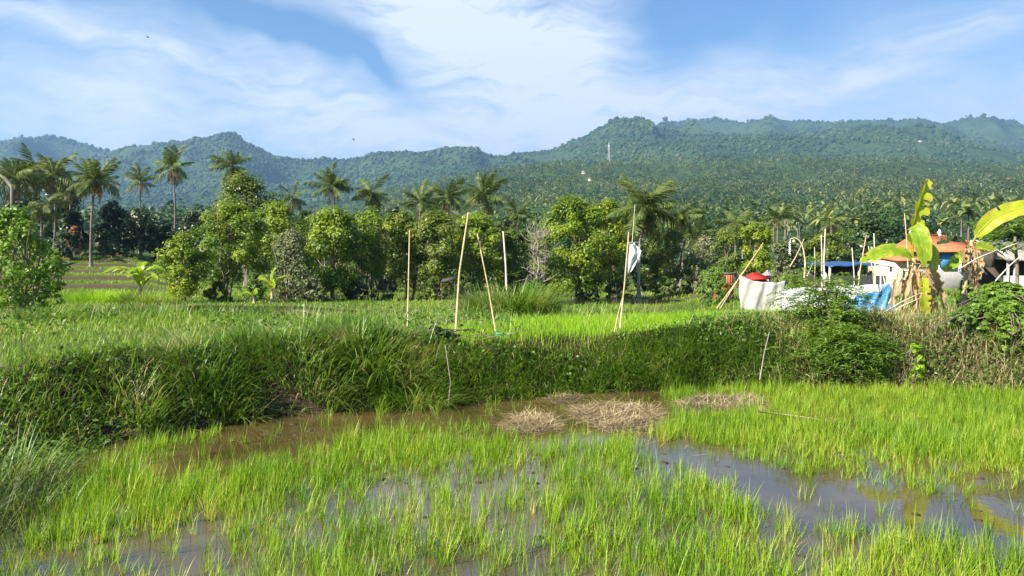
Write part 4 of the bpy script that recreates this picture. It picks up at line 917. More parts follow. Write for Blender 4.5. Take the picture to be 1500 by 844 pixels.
# grey hut
Yg = 24.; XG = lambda px: xat(px, Yg); ZG = lambda py: at(750, py, Yg)[2]; zg2 = g1(XG(1500), Yg) - .1
e = empty('hut', (XG(1500), Yg, zg2), 'open grey roofed hut with dark interior at the right edge', 'hut')
roofpoly([[(XG(1470), Yg - .2, ZG(379)), (XG(1600), Yg - .2, ZG(379)), (XG(1600), Yg + 2, ZG(352)), (XG(1485), Yg + 2, ZG(352))]], .08).build('roof', M['greyroof'], e)
m = MB(); m.tube([(XG(1469.5), Yg - .22, ZG(378)), (XG(1472), Yg + .1, ZG(370)), (XG(1486), Yg + 2, ZG(350.5))], .035, 6); m.build('bargeboard', M['white'], e)
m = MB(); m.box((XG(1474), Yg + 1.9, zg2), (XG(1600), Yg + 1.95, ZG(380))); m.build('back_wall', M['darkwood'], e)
m = MB(); m.box((XG(1474), Yg, zg2), (XG(1600), Yg + .12, ZG(404))); m.build('low_wall', M['greywall'], e)
for q in (1476, 1486, 1520):
    m = MB(); m.box((XG(q), Yg - .03, zg2), (XG(q) + .06, Yg + .05, ZG(380))); m.build('post', M['greywall'], e)
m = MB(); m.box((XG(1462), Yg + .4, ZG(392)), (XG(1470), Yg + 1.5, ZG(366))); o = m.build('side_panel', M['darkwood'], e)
# red canopy, low orange wall, maroon shrub, small shrine
Yr = 29.; XR = lambda px: xat(px, Yr); ZR = lambda py: at(750, py, Yr)[2]; zr2 = g1(XR(1106), Yr) - .1
e = empty('red_canopy', (XR(1106), Yr, zr2), 'small peaked red canopy showing above the white tarp', 'canopy')
a, b_, c_ = XR(1092), XR(1126), XR(1107)
roofpoly([[(a, Yr - .4, ZR(409)), (b_, Yr - .4, ZR(408)), (c_ + .05, Yr, ZR(399)), (c_ - .12, Yr, ZR(399))], [(b_, Yr - .4, ZR(408)), (b_, Yr + .5, ZR(408)), (c_ + .05, Yr, ZR(399))], [(a, Yr + .5, ZR(409)), (a, Yr - .4, ZR(409)), (c_ - .12, Yr, ZR(399))]], .03).build('roof', M['redcloth'], e)
for q in (a + .05, b_ - .05):
    m = MB(); m.tube([(q, Yr - .3, zr2), (q, Yr - .3, ZR(408.5))], .03, 6); m.build('post', M['darkwood'], e)
m = MB(); m.box((XR(1094), Yr + .2, zr2), (XR(1124), Yr + .25, ZR(409))); m.build('back_cloth', M['redcloth'], e)
e = empty('brick_wall', (XR(1070), Yr + 1.5, zr2), 'low orange wall between the feathery bush and the red canopy', 'wall')
m = MB(); m.box((XR(1062), Yr + 1.5, zr2), (XR(1092), Yr + 1.7, ZR(402))); m.build('masonry', M['rooftile'], e)
m = MB(); m.box((XR(1061), Yr + 1.46, ZR(402)), (XR(1093), Yr + 1.74, ZR(401))); m.build('coping', M['greywall'], e)
tree('shrub', 1088, 391, 16, 30.2, 'redleaf', 'small maroon leaved shrub beside the red canopy', 'shrub', None, 'dome', .3, 420, .12, 12, 2, rad=.03)
e = empty('shrine', (XR(1131), Yr + .5, zr2), 'small grey stone shrine right of the red canopy', 'shrine'); q = XR(1131)
m = MB(); m.box((q - .12, Yr + .38, zr2), (q + .12, Yr + .62, ZR(404))); m.build('pillar', M['greywall'], e)
m = MB(); m.tube([(q, Yr + .5, ZR(404)), (q, Yr + .5, ZR(402)), (q, Yr + .5, ZR(396))], [.24, .2, .02], 4); m.build('roof', M['greyroof'], e)
m = MB(); m.tube([(XR(1120), Yr + .8, zr2), (XR(1120), Yr + .8, zr2 + .1)], .01, 5)
# water bird speck(s) in the sky
def bird(px, py, Y, label):
    c = at(px, py, Y); e = empty('bird', c, label, 'bird'); m = MB(); m.tube([c + np.array([-.13, 0, 0]), c + np.array([-.06, 0, .01]), c + np.array([.04, 0, .015]), c + np.array([.12, 0, .03])], [.015, .045, .04, .012], 8); m.build('body', M['bird'], e)
    for s in (-1, 1):
        m = MB(); m.add([c + np.array([-.05, 0, .02]), c + np.array([.05, 0, .02]), c + np.array([.0, s * .2, .10]), c + np.array([-.07, s * .18, .09])], [(0, 1, 2, 3)]); m.add([c + np.array([0, s * .2, .10]), c + np.array([-.07, s * .18, .09]), c + np.array([-.13, s * .36, .06])], [(0, 1, 2)]); m.build('wing', M['bird'], e)
bird(518, 205, 75, 'tiny dark bird flying in front of the pale cloud above the middle ridge')
bird(217, 55, 75, 'tiny dark bird high in the blue sky at upper left')
# radio mast on the mountain foot
Yt = 1780.; xt = xat(891, Yt); zt = float(hz(np.array([xt]), np.array([Yt]))[0]); ztop = at(891, 212, Yt)[2]; zt = min(zt, at(891, 246, Yt)[2])
e = empty('radio_mast', (xt, Yt, zt), 'pale lattice radio mast rising above the palm covered foothill', 'mast'); m = MB()
hh = ztop - zt; cr = [(-1, -1), (1, -1), (1, 1), (-1, 1)]; wd = lambda t: 2.6 - 1.5 * t
for a in cr: m.tube([(xt + a[0] * wd(t), Yt + a[1] * wd(t), zt + hh * t) for t in np.linspace(0, 1, 5)], .32, 5)
for k in range(14):
    t0, t1 = k / 14, (k + 1) / 14
    for i in range(4):
        a, b_ = cr[i], cr[(i + 1) % 4]; m.tube([(xt + a[0] * wd(t0), Yt + a[1] * wd(t0), zt + hh * t0), (xt + b_[0] * wd(t1), Yt + b_[1] * wd(t1), zt + hh * t1)], .2, 4)
m.build('lattice', M['steel'], e)
m = MB(); m.tube([(xt, Yt, ztop), (xt, Yt, ztop + 6)], .3, 5)
for k in range(3): m.tube([(xt + 1.6 * math.cos(k * 2.1), Yt + 1.6 * math.sin(k * 2.1), ztop - 5), (xt + 1.6 * math.cos(k * 2.1), Yt + 1.6 * math.sin(k * 2.1), ztop - 1)], .5, 6)
m.build('antenna', M['white'], e)
# far houses on the hillside
def far_house(px, py, wpx, Y, roof, label, wall='white'):
    c = at(px, py, Y); w = wpx / F * Y / 2; z = c[2]; zt = float(hz(np.array([c[0]]), np.array([Y]))[0]); e = empty('house', (c[0], Y, zt - 1), label, 'house')
    h = w * .55; z = zt + 2.6
    m = MB(); m.box((c[0] - w * .85, Y - w * .5, zt - 4), (c[0] + w * .85, Y + w * .5, z)); m.build('wall', M[wall], e)
    y0, y1, xr = Y - w * .7, Y + w * .7, w * .45
    roofpoly([[(c[0] - w, y0, z), (c[0] + w, y0, z), (c[0] + xr, Y, z + h), (c[0] - xr, Y, z + h)], [(c[0] + w, y0, z), (c[0] + w, y1, z), (c[0] + xr, Y, z + h)], [(c[0] - w, y1, z), (c[0] - w, y0, z), (c[0] - xr, Y, z + h)], [(c[0] + w, y1, z), (c[0] - w, y1, z), (c[0] - xr, Y, z + h), (c[0] + xr, Y, z + h)]], .3).build('roof', M[roof], e)
far_house(1477, 256, 7, 1150, 'rooftile', 'tiny orange roofed house high on the right hillside', 'plaster')
far_house(1348, 219, 6, 2300, 'greyroof', 'tiny white building near the top of the right mountain slope')
far_house(855, 260, 7, 1120, 'greyroof', 'tiny pale house in the clearing below the radio mast', 'plaster')
far_house(864, 264, 6, 1060, 'rooftile', 'tiny pinkish roofed house at the right end of the clearing', 'plaster')
far_house(1034, 291, 11, 620, 'greyroof', 'tiny long pale roof among palms above the low drooping palm', 'plaster')
# small lean-to under the trees
Yl = 46.; c = at(657, 410, Y := Yl); zl = g1(c[0], Yl) - .1; e = empty('lean_to', (c[0], Yl, zl), 'small dark sheet roofed lean-to half hidden under the trees between the poles', 'shed')
roofpoly([[(c[0] - .45, Yl - .4, c[2] - .12), (c[0] + .45, Yl - .4, c[2] + .1), (c[0] + .45, Yl + .7, c[2] + .25), (c[0] - .45, Yl + .7, c[2] + .05)]], .03).build('roof', M['net'], e)
for s in (-.4, .4):
    m = MB(); m.tube([(c[0] + s, Yl - .3, zl), (c[0] + s, Yl - .3, c[2] + s * .2)], .03, 6); m.build('post', M['darkwood'], e)

# ------------------------------------------------------------------ grasses
def pts_in(n, x0, x1, y0, y1): return rng.uniform(x0, x1, n), rng.uniform(y0, y1, n)
WATER_A = pxpoly([(205, 690), (250, 655), (380, 622), (520, 606), (700, 588), (850, 578), (960, 574), (990, 590), (950, 640), (840, 652), (735, 640), (700, 622), (560, 632), (470, 655), (330, 690), (255, 720)], 0)
WATER_B = pxpoly([(930, 642), (1010, 647), (1080, 662), (1130, 690), (1230, 705), (1330, 722), (1420, 732), (1560, 742), (1600, 850), (1480, 800), (1380, 782), (1290, 772), (1180, 760), (1100, 742), (1060, 715), (1000, 688), (950, 668)], 0)
WATER_C = pxpoly([(370, 760), (450, 730), (520, 745), (500, 800), (400, 815)], 0)
WATER_D = pxpoly([(560, 690), (720, 700), (760, 760), (640, 790), (590, 750)], 0)
MUDP = pxpoly([(200, 800), (300, 770), (350, 800), (300, 844), (200, 844)], 0)
STRAWS = [pxpoly([(725, 622), (770, 606), (812, 610), (815, 628), (780, 634), (735, 632)], 0), pxpoly([(835, 600), (880, 592), (960, 598), (975, 622), (930, 637), (880, 634), (845, 616)], 0), pxpoly([(985, 590), (1050, 578), (1120, 582), (1125, 600), (1060, 606), (995, 602)], 0), pxpoly([(800, 583), (845, 580), (860, 586), (820, 590)], 0)]
# rice
n = 27000; x, y = pts_in(n, -5.6, 14.5, 4.6, 15.6)
d0 = sdist(PADDY, x, y); keep = d0 < -.25
den = np.full(n, .78)
cl = fbm(x * 1.1, y * 1.1, 91, 3)
den *= np.clip(.62 + 2.8 * (cl - .36), .26, 1)
den = np.where((x > .255 * y - .6) & (y > 10.0), den * 1.5 + .25, den)
for P, lo in ((WATER_A, .05), (WATER_B, .02), (WATER_C, .40), (WATER_D, .5), (MUDP, .15)):
    d = sdist(P, x, y) + .5 * (fbm(x * 1.3, y * 1.3, 95, 2) - .5); den *= lo + (1 - lo) * sstep(-.12, .22, d)
for P in STRAWS: den *= .06 + .94 * sstep(-.05, .2, sdist(P, x, y))
keep &= rng.random(n) < den
x, y = x[keep], y[keep]; n = len(x)
nb = 12; hgt = np.repeat(rng.uniform(.26, .48, n) * np.where(y > 11, .95, 1.0) * (.75 + .5 * vnoise(x * .7, y * .7, 12)), nb); X = np.repeat(x, nb) + rng.normal(size=n * nb) * .022; Yy = np.repeat(y, nb) + rng.normal(size=n * nb) * .022
m = MB(); gr = np.clip(np.repeat(rng.normal(.45, .2, n), nb) + rng.normal(size=n * nb) * .13, 0, 1)
m.blades(np.stack([X, Yy, np.minimum(gz(X, Yy), .05) - .01], -1), rng.random(n * nb) * 6.28, hgt * rng.uniform(.5, 1.05, n * nb), rng.uniform(.0065, .0125, n * nb), np.abs(rng.normal(.1, .15, n * nb)) + .7 * (rng.random(n * nb) < .05), rng.uniform(.0, .75, n * nb), 4, gr)
tag(m.build('rice_seedlings', M['rice']), kind='stuff')
# nursery bed
n = 60000; x, y = pts_in(n, -3.2, 9.5, 14.2, 24); k = sdist(NURS, x, y) < .14 + .25 * (vnoise(x * 2, y * 2, 8) - .5); x, y = x[k], y[k]; n = len(x)
m = MB(); m.blades(np.stack([x, y, gz(x, y) - .01], -1), rng.random(n) * 6.28, rng.uniform(.13, .22, n), .016, np.abs(rng.normal(.08, .1, n)), rng.uniform(0, .6, n), 2)
tag(m.build('rice_nursery', M['nursery']), kind='stuff')
# bank grass: long arching blades on the bank face and lip
n = 150000; x, y = pts_in(n, -11, 12, 5.2, 19); s = sdist(PADDY, x, y)
s2 = s + .3 * (fbm(x * .8, y * .8, 21) - .5)
tall = np.clip((fbm(x * .55, y * .55, 33, 3) - .38) * 3.2, 0, 1)
wx = np.where(x < 5, 1, np.clip(1 - (x - 5) / 1.5, 0.10, 1))
den = sstep(-.02, .12, s2) * (1 - sstep(1.5, 2.3, s2)) * (.6 + .6 * tall) * wx
dn = sdist(NURS, x, y); den *= dn > .12
k = rng.random(n) < den; x, y, s, tall, dn = x[k], y[k], s[k], tall[k], dn[k]; n = len(x)
L = rng.uniform(.25, .52, n) * (1 + .75 * tall) * (.30 + .70 * sstep(.25, 1.0, dn)) * np.where((y < 10) & (x < -4), .65, 1) * (1 - .35 * sstep(.9, 1.5, s)) * np.where(x > -2.4, 1 - .6 * sstep(.45, .85, s), 1) * np.where(s < .35, .8, 1.0) * np.where(x < -5.2, .85, 1)
az = np.where(rng.random(n) < .6, -np.pi / 2 + rng.normal(size=n) * .9 + np.where(x < -5, 1.0, .1), rng.random(n) * 6.28)
m = MB(); m.blades(np.stack([x, y, gz(x, y) - .03], -1), az, L, rng.uniform(.007, .024, n), np.abs(rng.normal(.3, .28, n)), rng.uniform(.3, 2.3, n), 4, np.clip(rng.normal(.42, .25, n) - .25 * (s < .5) * 0, 0, 1))
tag(m.build('bank_grass', M['bank']), kind='stuff')
n = 60000; x, y = pts_in(n, -2.6, 6, 12.6, 17.5); s = sdist(PADDY, x, y); dn = sdist(NURS, x, y); k = (s > .0) & (s < 1.7) & (dn > .02); x, y, dn, s = x[k], y[k], dn[k], s[k]; n = len(x)
m = MB(); m.blades(np.stack([x, y, gz(x, y) - .02], -1), -np.pi / 2 + rng.normal(size=n) * .9, rng.uniform(.2, .5, n) * (.6 + .4 * sstep(.1, .4, dn)) * (1 - .5 * sstep(.5, .9, s)), rng.uniform(.012, .02, n), np.abs(rng.normal(.5, .3, n)), rng.uniform(.4, 1.7, n), 4, np.clip(rng.normal(.35, .22, n), 0, 1))
tag(m.build('drooping_bank_grass', M['bank']), kind='stuff')
n = 2600; x, y = pts_in(n, -2.8, 7.5, 13, 18.5); s = sdist(PADDY, x, y); k = (s > .3) & (s < 1.6) & (fbm(x * .9, y * .9, 61, 3) > .42); x, y = x[k], y[k]; n = len(x)
m = MB(); m.blades(np.stack([x, y, gz(x, y) - .02], -1), rng.random(n) * 6.28, rng.uniform(.45, .95, n), rng.uniform(.012, .022, n), np.abs(rng.normal(.3, .2, n)), rng.uniform(.5, 2.2, n), 5, np.clip(rng.normal(.55, .25, n), 0, 1))
tag(m.build('long_bank_grass', M['bank']), kind='stuff')
# leafy weeds on the bank face
n = 44000; x, y = pts_in(n, -8, 13, 8, 18); s = sdist(PADDY, x, y); k = (s > .05) & (s < 1.7) & (sdist(NURS, x, y) > .2) & (rng.random(n) < np.clip((fbm(x * .7 + 5, y * .7, 44, 3) - .40) * 4, .05, 1) + .5 * (x > -1.5) * (s < .9)); x, y = x[k], y[k]; n = len(x)
m = MB(); m.leaves(np.stack([x, y, gz(x, y) + rng.uniform(.02, .30, n) * (.4 + vnoise(x, y, 4))], -1), rng.normal(size=(n, 3)) * .5 + np.array([0, -.35, .8]), rng.uniform(.05, .11, n), .6)
tag(m.build('bank_weeds', M['shrub']), kind='stuff')
n = 5200; x, y = pts_in(n, -8, 8, 8, 17.5); s = sdist(PADDY, x, y); k = (s > .0) & (s < 1.5) & (rng.random(n) < np.clip((fbm(x * .9, y * .9, 45, 3) - .42) * 5, .05, 1)); x, y = x[k], y[k]; n = len(x)
m = MB(); m.blades(np.stack([x, y, gz(x, y) + rng.uniform(0, .1, n)], -1), -np.pi / 2 + rng.normal(size=n), rng.uniform(.25, .7, n), rng.uniform(.006, .016, n), np.abs(rng.normal(.6, .4, n)), rng.uniform(.4, 2.2, n), 4)
tag(m.build('dead_bank_grass', M['straw']), kind='stuff')
# dead straw tangled low on the bank and dry scrub on the right bank
n = 300000; x, y = pts_in(n, -6, 16, 11, 20); s = sdist(PADDY, x, y)
wr = np.clip((x - 4.2) / 3.5, 0, 1)
den = np.where((s > .05) & (s < 3.6), .02 * (s < 1.1) + .95 * wr * np.clip(.7 + 2.5 * (fbm(x * .8, y * .8, 66, 3) - .4), 0, 1) * (1 - .75 * sstep(1.6, 2.6, s)), 0)
den *= (sdist(NURS, x, y) > .1)
k = rng.random(n) < den; x, y = x[k], y[k]; n = len(x)
m = MB(); m.blades(np.stack([x, y, gz(x, y) - .02 + rng.uniform(0, .12, n)], -1), rng.random(n) * 6.28, rng.uniform(.15, .5, n), rng.uniform(.010, .019, n), rng.uniform(.2, 1.5, n), rng.uniform(-.6, 1.2, n), 3)
tag(m.build('dry_scrub', M['dry']), kind='stuff')
n = 40000; x, y = pts_in(n, 4.0, 16, 12.5, 20); s = sdist(PADDY, x, y); k = (s > .1) & (s < 3.2) & (fbm(x * 1.1, y * 1.1, 76, 3) > .40) & (sdist(NURS, x, y) > .1); x, y = x[k], y[k]; n = len(x)
m = MB(); m.leaves(np.stack([x, y, gz(x, y) + rng.uniform(.02, .28, n)], -1), rng.normal(size=(n, 3)) * .6 + np.array([-.2, -.3, .7]), rng.uniform(.05, .10, n), .55)
tag(m.build('right_bank_weeds', M['shrub']), kind='stuff')
# field grass over the upper ground
def field(n, x0, x1, y0, y1, hlo, hhi, w, segs, mat, name, mask=None, lean=.25):
    x, y = pts_in(n, x0, x1, y0, y1); k = (sdist(PADDY, x, y) > 1.2) & (sdist(NURS, x, y) > .05) & (np.abs((x) / y) < .78)
    for P in (POND, MUDPOND): k &= rng.random(n) < (.04 + .96 * sstep(-.1, .3, sdist(P, x, y) + .5 * (vnoise(x, y * 2, 3) - .5)))
    if mask is not None: k &= mask(x, y)
    x, y = x[k], y[k]; n = len(x); hv = .45 + 1.1 * fbm(x * .45, y * .45, 57, 3)
    hv *= .42 + .58 * sstep(.5, 2.6, sdist(NURS, x, y)); hv *= .35 + .65 * sstep(.5, 3.0, np.minimum(sdist(POND, x, y), sdist(MUDPOND, x, y)))
    m = MB(); m.blades(np.stack([x, y, gz(x, y) - .02], -1), rng.random(n) * 6.28, rng.uniform(hlo, hhi, n) * hv, w * rng.uniform(.7, 1.3, n), np.abs(rng.normal(lean, .2, n)), rng.uniform(.1, 1.3, n), segs, np.clip(rng.normal(.5, .22, n), 0, 1))
    return tag(m.build(name, mat), kind='stuff')
field(52000, -14, 16, 9, 24, .10, .27, .017, 3, M['field'], 'field_grass')
field(52000, -26, 26, 22, 44, .09, .24, .032, 2, M['field'], 'field_grass')
field(36000, -48, 40, 43, 86, .16, .36, .06, 2, M['field'], 'meadow_grass', lambda x, y: rng.random(len(x)) < np.where((CX + F * x / y < 330) & (y > 50), np.where((((y - 50) / 28 * 6) % 1) > .78, .1, .85), 1))
field(34000, -56, -17, 49, 84, .14, .32, .06, 2, M['field'], 'terrace_grass', lambda x, y: (((y - 50) / 28 * 6) % 1) < .8)
# fringe of taller weeds along the dikes
field(9000, -14, 14, 21, 30, .3, .75, .022, 3, M['bank'], 'dike_grass', lambda x, y: (fbm(x * .4, y * .4, 77, 2) > .52) & (np.abs(y - 22.5 - x * .08) < 1.6))
field(9000, -16, -1, 15, 27, .25, .6, .02, 4, M['bank'], 'weed_patches', lambda x, y: fbm(x * .45 + 9, y * .45, 78, 3) > .55)
field(4000, -16, 14, 15, 32, .3, .75, .014, 4, M['dry'], 'dry_grass_patches', lambda x, y: fbm(x * .35 + 2, y * .35, 79, 3) > .58)
n = 9000; x, y = pts_in(n, -16, 0, 14.5, 27); k = (sdist(PADDY, x, y) > 1.2) & (sdist(POND, x, y) > .4) & (fbm(x * .6, y * .6, 80, 3) > .56) & (np.abs(x / y) < .78); x, y = x[k], y[k]; n = len(x)
m = MB(); m.leaves(np.stack([x, y, gz(x, y) + rng.uniform(.03, .38, n)], -1), rng.normal(size=(n, 3)) * .5 + np.array([0, -.2, .8]), rng.uniform(.06, .13, n), .6); tag(m.build('field_weeds', M['shrub']), kind='stuff')
# grey fuzzy patch front left
n = 1700; x, y = pts_in(n, -6.2, -4.3, 6.2, 9.0); k = (sdist(PADDY, x, y) > -.05); x, y = x[k], y[k]; n = len(x)
m = MB(); m.blades(np.stack([x, y, gz(x, y) - .02], -1), rng.normal(.1, .7, n), rng.uniform(.35, .8, n), rng.uniform(.004, .009, n), np.abs(rng.normal(.5, .25, n)), rng.uniform(.2, 1.0, n), 4, rng.random(n) * .8)
tag(m.build('silvery_grass', M['grey']), kind='stuff')

# individual tussocks
def tussock(px, py, Y, nbl, rx, ry, h, w, mat, label, bend=(.4, 1.7), seed_heads=0):
    x0 = xat(px, Y); b = np.array([x0, Y, g1(x0, Y) - .03])
    a = rng.random(nbl) * 6.28; q = np.sqrt(rng.random(nbl)); dx, dy = np.cos(a) * q * rx, np.sin(a) * q * ry
    m = MB(); X, Yy = x0 + dx, Y + dy
    m.blades(np.stack([X, Yy, gz(X, Yy) - .03], -1), a + rng.normal(size=nbl) * .6, h * rng.uniform(.55, 1.1, nbl), w * rng.uniform(.7, 1.3, nbl), np.abs(rng.normal(.12, .15, nbl)) + .3 * q, rng.uniform(*bend, nbl), 6)
    e = empty('grass_tussock', b, label, 'grass tussock'); m.build('blades', M[mat], e); return e
tussock(748, 462, 23.5, 2200, 1.3, .8, 1.5, .034, 'bank', 'large clump of tall green grass behind the nursery bed')
tussock(136, 437, 37, 900, 1.4, 1.2, .75, .03, 'nursery', 'bright yellow patch of grass before the left terraces', (.1, .6))
tussock(212, 445, 36, 700, 1.6, 1.0, .9, .03, 'field', 'tall pale grass at the foot of the left banana clump')
tussock(540, 520, 13.9, 800, 1.0, .35, .95, .022, 'bank', 'dense reedy tussock on the bank left of the tallest pole', (.7, 2.3))
tussock(600, 560, 13.5, 520, .7, .25, 1.0, .020, 'bank', 'arching reedy tussock low on the dark bank below the tallest pole', (.9, 2.4))
tussock(440, 520, 13.2, 520, .9, .35, .82, .022, 'bank', 'reedy tussock at the middle of the left bank crest', (.6, 2.2))
tussock(300, 540, 12.3, 480, .8, .4, .75, .022, 'bank', 'grass tussock on the bank crest where the dike bends left', (.6, 2.2))
tussock(190, 560, 11.5, 420, .7, .4, .68, .02, 'bank', 'grass tussock on the bend of the left dike', (.5, 2.0))
tussock(36, 700, 7.9, 200, .4, .4, .75, .012, 'bank', 'long bladed grass tussock at the left photo edge', (.6, 1.9))
tussock(12, 615, 8.8, 260, .6, .45, .8, .014, 'bank', 'upper long bladed grass tussock at the left photo edge', (.6, 1.9))
tussock(70, 470, 19, 420, .8, .5, .8, .022, 'bank', 'grass tussock with long pale blades under the left edge tree', (.5, 1.8))
tussock(880, 505, 15.3, 260, .7, .25, .5, .02, 'bank', 'grass tussock on the bank crest below the flagpole', (.6, 2.0))
tussock(1000, 500, 15.9, 260, .7, .25, .45, .02, 'bank', 'grass tussock on the bank crest right of the flagpole', (.6, 2.0))

# straw heaps
def straw(poly, z, h, n, name, label, L=(.15, .4)):
    c = poly.mean(0); lo = poly.min(0); hi = poly.max(0); x, y = pts_in(n * 3, lo[0], hi[0], lo[1], hi[1]); d = sdist(poly, x, y) + .5 * (fbm(x * 2.2, y * 2.2, 2, 3) - .5); k = d < 0; x, y, d = x[k][:n], y[k][:n], d[k][:n]; k = len(x)
    top = h * np.clip(-d / .3, 0, 1) ** .7 * (.4 + .9 * vnoise(x * 2.5, y * 2.5, 19))
    base = MB(); g = axis([(lo[0] - .1, hi[0] + .1, .06)]); g2 = axis([(lo[1] - .1, hi[1] + .1, .06)]); A, B = np.meshgrid(g, g2); D = sdist(poly, A, B).reshape(A.shape) + .5 * (fbm(A * 2.2, B * 2.2, 2, 3) - .5)
    Z = z - .05 + .05 * np.clip(1 - D / .1, 0, 1) + h * .75 * np.clip(-D / .3, 0, 1) ** .7 * (.4 + .9 * vnoise(A * 2.5, B * 2.5, 19))
    e = empty(name, (c[0], c[1], z), label, 'straw heap')
    base.grid(np.stack([A, B, Z], -1)); base.build('heap', M['mud'], e, True)
    m = MB(); m.blades(np.stack([x, y, z + top * rng.uniform(.6, 1.05, k)], -1), rng.random(k) * 6.28, rng.uniform(*L, k), rng.uniform(.006, .012, k), rng.normal(1.53, .13, k), rng.normal(size=k) * .35, 3)
    m.build('straw', M['straw'], e)
straw(STRAWS[0], 0, .06, 1300, 'straw_heap', 'small mound of dead straw lying in the brown water')
straw(STRAWS[1], 0, .10, 3000, 'straw_heap', 'largest heap of pale dead straw in the middle of the paddy')
straw(STRAWS[2], 0, .06, 1800, 'straw_heap', 'flat spread of pale straw among the rice right of the largest heap')
straw(STRAWS[3], 0, .08, 260, 'straw_heap', 'thin strip of straw at the foot of the bank behind the largest heap')
straw(pxpoly([(395, 463), (450, 460), (480, 463), (535, 468), (520, 474), (480, 471), (430, 470)], .62), .62, .16, 2200, 'straw_heap', 'long pale strip of straw beside the pond in the upper field', (.3, .7))
straw(pxpoly([(340, 468), (370, 466), (385, 470), (350, 474)], .62), .62, .08, 400, 'straw_heap', 'short pale straw strip left of the long strip by the pond', (.3, .6))
n = 5200; x, y = pts_in(n, -5, 7, 9.5, 15.2); dmin = np.min([sdist(P, x, y) for P in STRAWS], axis=0); k = (sdist(PADDY, x, y) < -.1) & (rng.random(n) < np.exp(-np.clip(dmin, 0, 9) / .45) * .8 + .03); x, y = x[k], y[k]; n = len(x)
m = MB(); m.blades(np.stack([x, y, np.full(n, .012)], -1), rng.random(n) * 6.28, rng.uniform(.08, .4, n), rng.uniform(.006, .011, n), rng.normal(1.55, .04, n), rng.normal(size=n) * .08, 2, rng.random(n) * .8)
tag(m.build('floating_straw', M['straw']), kind='stuff')
# mud clods in the paddy
m = MB(); k = 260; x, y = pts_in(k * 4, -5.2, 9, 5.2, 13.5); q = (sdist(PADDY, x, y) < -.1) & (fbm(x * 1.3, y * 1.3, 15, 3) > .52); x, y = x[q][:k], y[q][:k]; k = len(x)
r = rng.uniform(.015, .045, k) * rng.uniform(.5, 1.3, k); V = iv[None] * (1 + rng.uniform(-.3, .3, (k, 12, 1))) * r[:, None, None] * np.array([1.9, 1.5, .35]) + np.stack([x, y, np.full(k, .0)], -1)[:, None]
m.add(V.reshape(-1, 3), (if_[None] + (np.arange(k) * 12)[:, None, None]).reshape(-1, 3), .5); tag(m.build('mud_clods', M['mud']), kind='stuff')

# ------------------------------------------------------------------ haze
hv = bpy.data.meshes.new('haze'); bx = MB(); bx.box((-9000, -60, -2.0), (9000, 7200, 850)); hz_o = bx.build('haze', None); tag(hz_o, kind='stuff')
hm = bpy.data.materials.new('haze_air'); hm.use_nodes = True; nt = hm.node_tree; nt.nodes.clear()
pv = nt.nodes.new('ShaderNodeVolumePrincipled'); ou = nt.nodes.new('ShaderNodeOutputMaterial'); nt.links.new(pv.outputs[0], ou.inputs['Volume'])
pv.inputs['Color'].default_value = (.36, .62, 1.0, 1); pv.inputs['Density'].default_value = .00014; pv.inputs['Anisotropy'].default_value = .2
hz_o.data.materials.append(hm)

# ------------------------------------------------------------------ sun and sky
AZ = (-.82, -.56); EL = R(38)
sd = Vector((AZ[0] * math.cos(EL), AZ[1] * math.cos(EL), math.sin(EL))); n_ = math.hypot(*AZ); sd = Vector((AZ[0] / n_ * math.cos(EL), AZ[1] / n_ * math.cos(EL), math.sin(EL)))
sl = bpy.data.lights.new('sun', 'SUN'); so = bpy.data.objects.new('sun', sl); COL.objects.link(so); sl.energy = 5.0; sl.angle = R(.5); sl.color = (1, .93, .80)
so.rotation_euler = sd.to_track_quat('Z', 'Y').to_euler(); so.location = (-30, -10, 60)
W = bpy.data.worlds.new('World'); S.world = W; W.use_nodes = True; nt = W.node_tree; nt.nodes.clear(); N = nt.nodes.new; Lk = nt.links.new
sky = N('ShaderNodeTexSky'); sky.sky_type = 'NISHITA'; sky.sun_disc = False; sky.sun_elevation = EL; sky.sun_rotation = math.atan2(sd.x, sd.y); sky.air_density = 1.0; sky.dust_density = .1; sky.ozone_density = 4.0
tc = N('ShaderNodeTexCoord'); sp = N('ShaderNodeSeparateXYZ'); Lk(tc.outputs['Generated'], sp.inputs[0])
def MA(op, a, b=None, clamp=False):
    n = N('ShaderNodeMath'); n.operation = op; n.use_clamp = clamp
    for i, q in enumerate((a, b)):
        if q is None: continue
        if isinstance(q, (int, float)): n.inputs[i].default_value = q
        else: Lk(q, n.inputs[i])
    return n.outputs[0]
az_ = MA('ARCTAN2', sp.outputs['X'], sp.outputs['Y']); hl = MA('SQRT', MA('ADD', MA('MULTIPLY', sp.outputs['X'], sp.outputs['X']), MA('MULTIPLY', sp.outputs['Y'], sp.outputs['Y'])))
te = MA('ARCTAN2', sp.outputs['Z'], hl)
cv = N('ShaderNodeCombineXYZ'); Lk(az_, cv.inputs[0]); Lk(te, cv.inputs[1])
def noise(scale, detail, vec, st=(1, 1, 1), rot=0.0, rough=.6, dist=0.0):
    mp = N('ShaderNodeMapping'); mp.inputs['Rotation'].default_value = (0, 0, rot); mp.inputs['Scale'].default_value = st; Lk(vec, mp.inputs[0])
    n = N('ShaderNodeTexNoise'); setin(n, Scale=scale, Detail=detail, Roughness=rough, Distortion=dist); Lk(mp.outputs[0], n.inputs['Vector']); return n
wn = noise(5, 3, cv.outputs[0]); wv = N('ShaderNodeVectorMath'); wv.operation = 'SUBTRACT'; wv.inputs[1].default_value = (.5, .5, .5); Lk(wn.outputs['Color'], wv.inputs[0])
ws = N('ShaderNodeVectorMath'); ws.operation = 'SCALE'; ws.inputs['Scale'].default_value = .11; Lk(wv.outputs[0], ws.inputs[0])
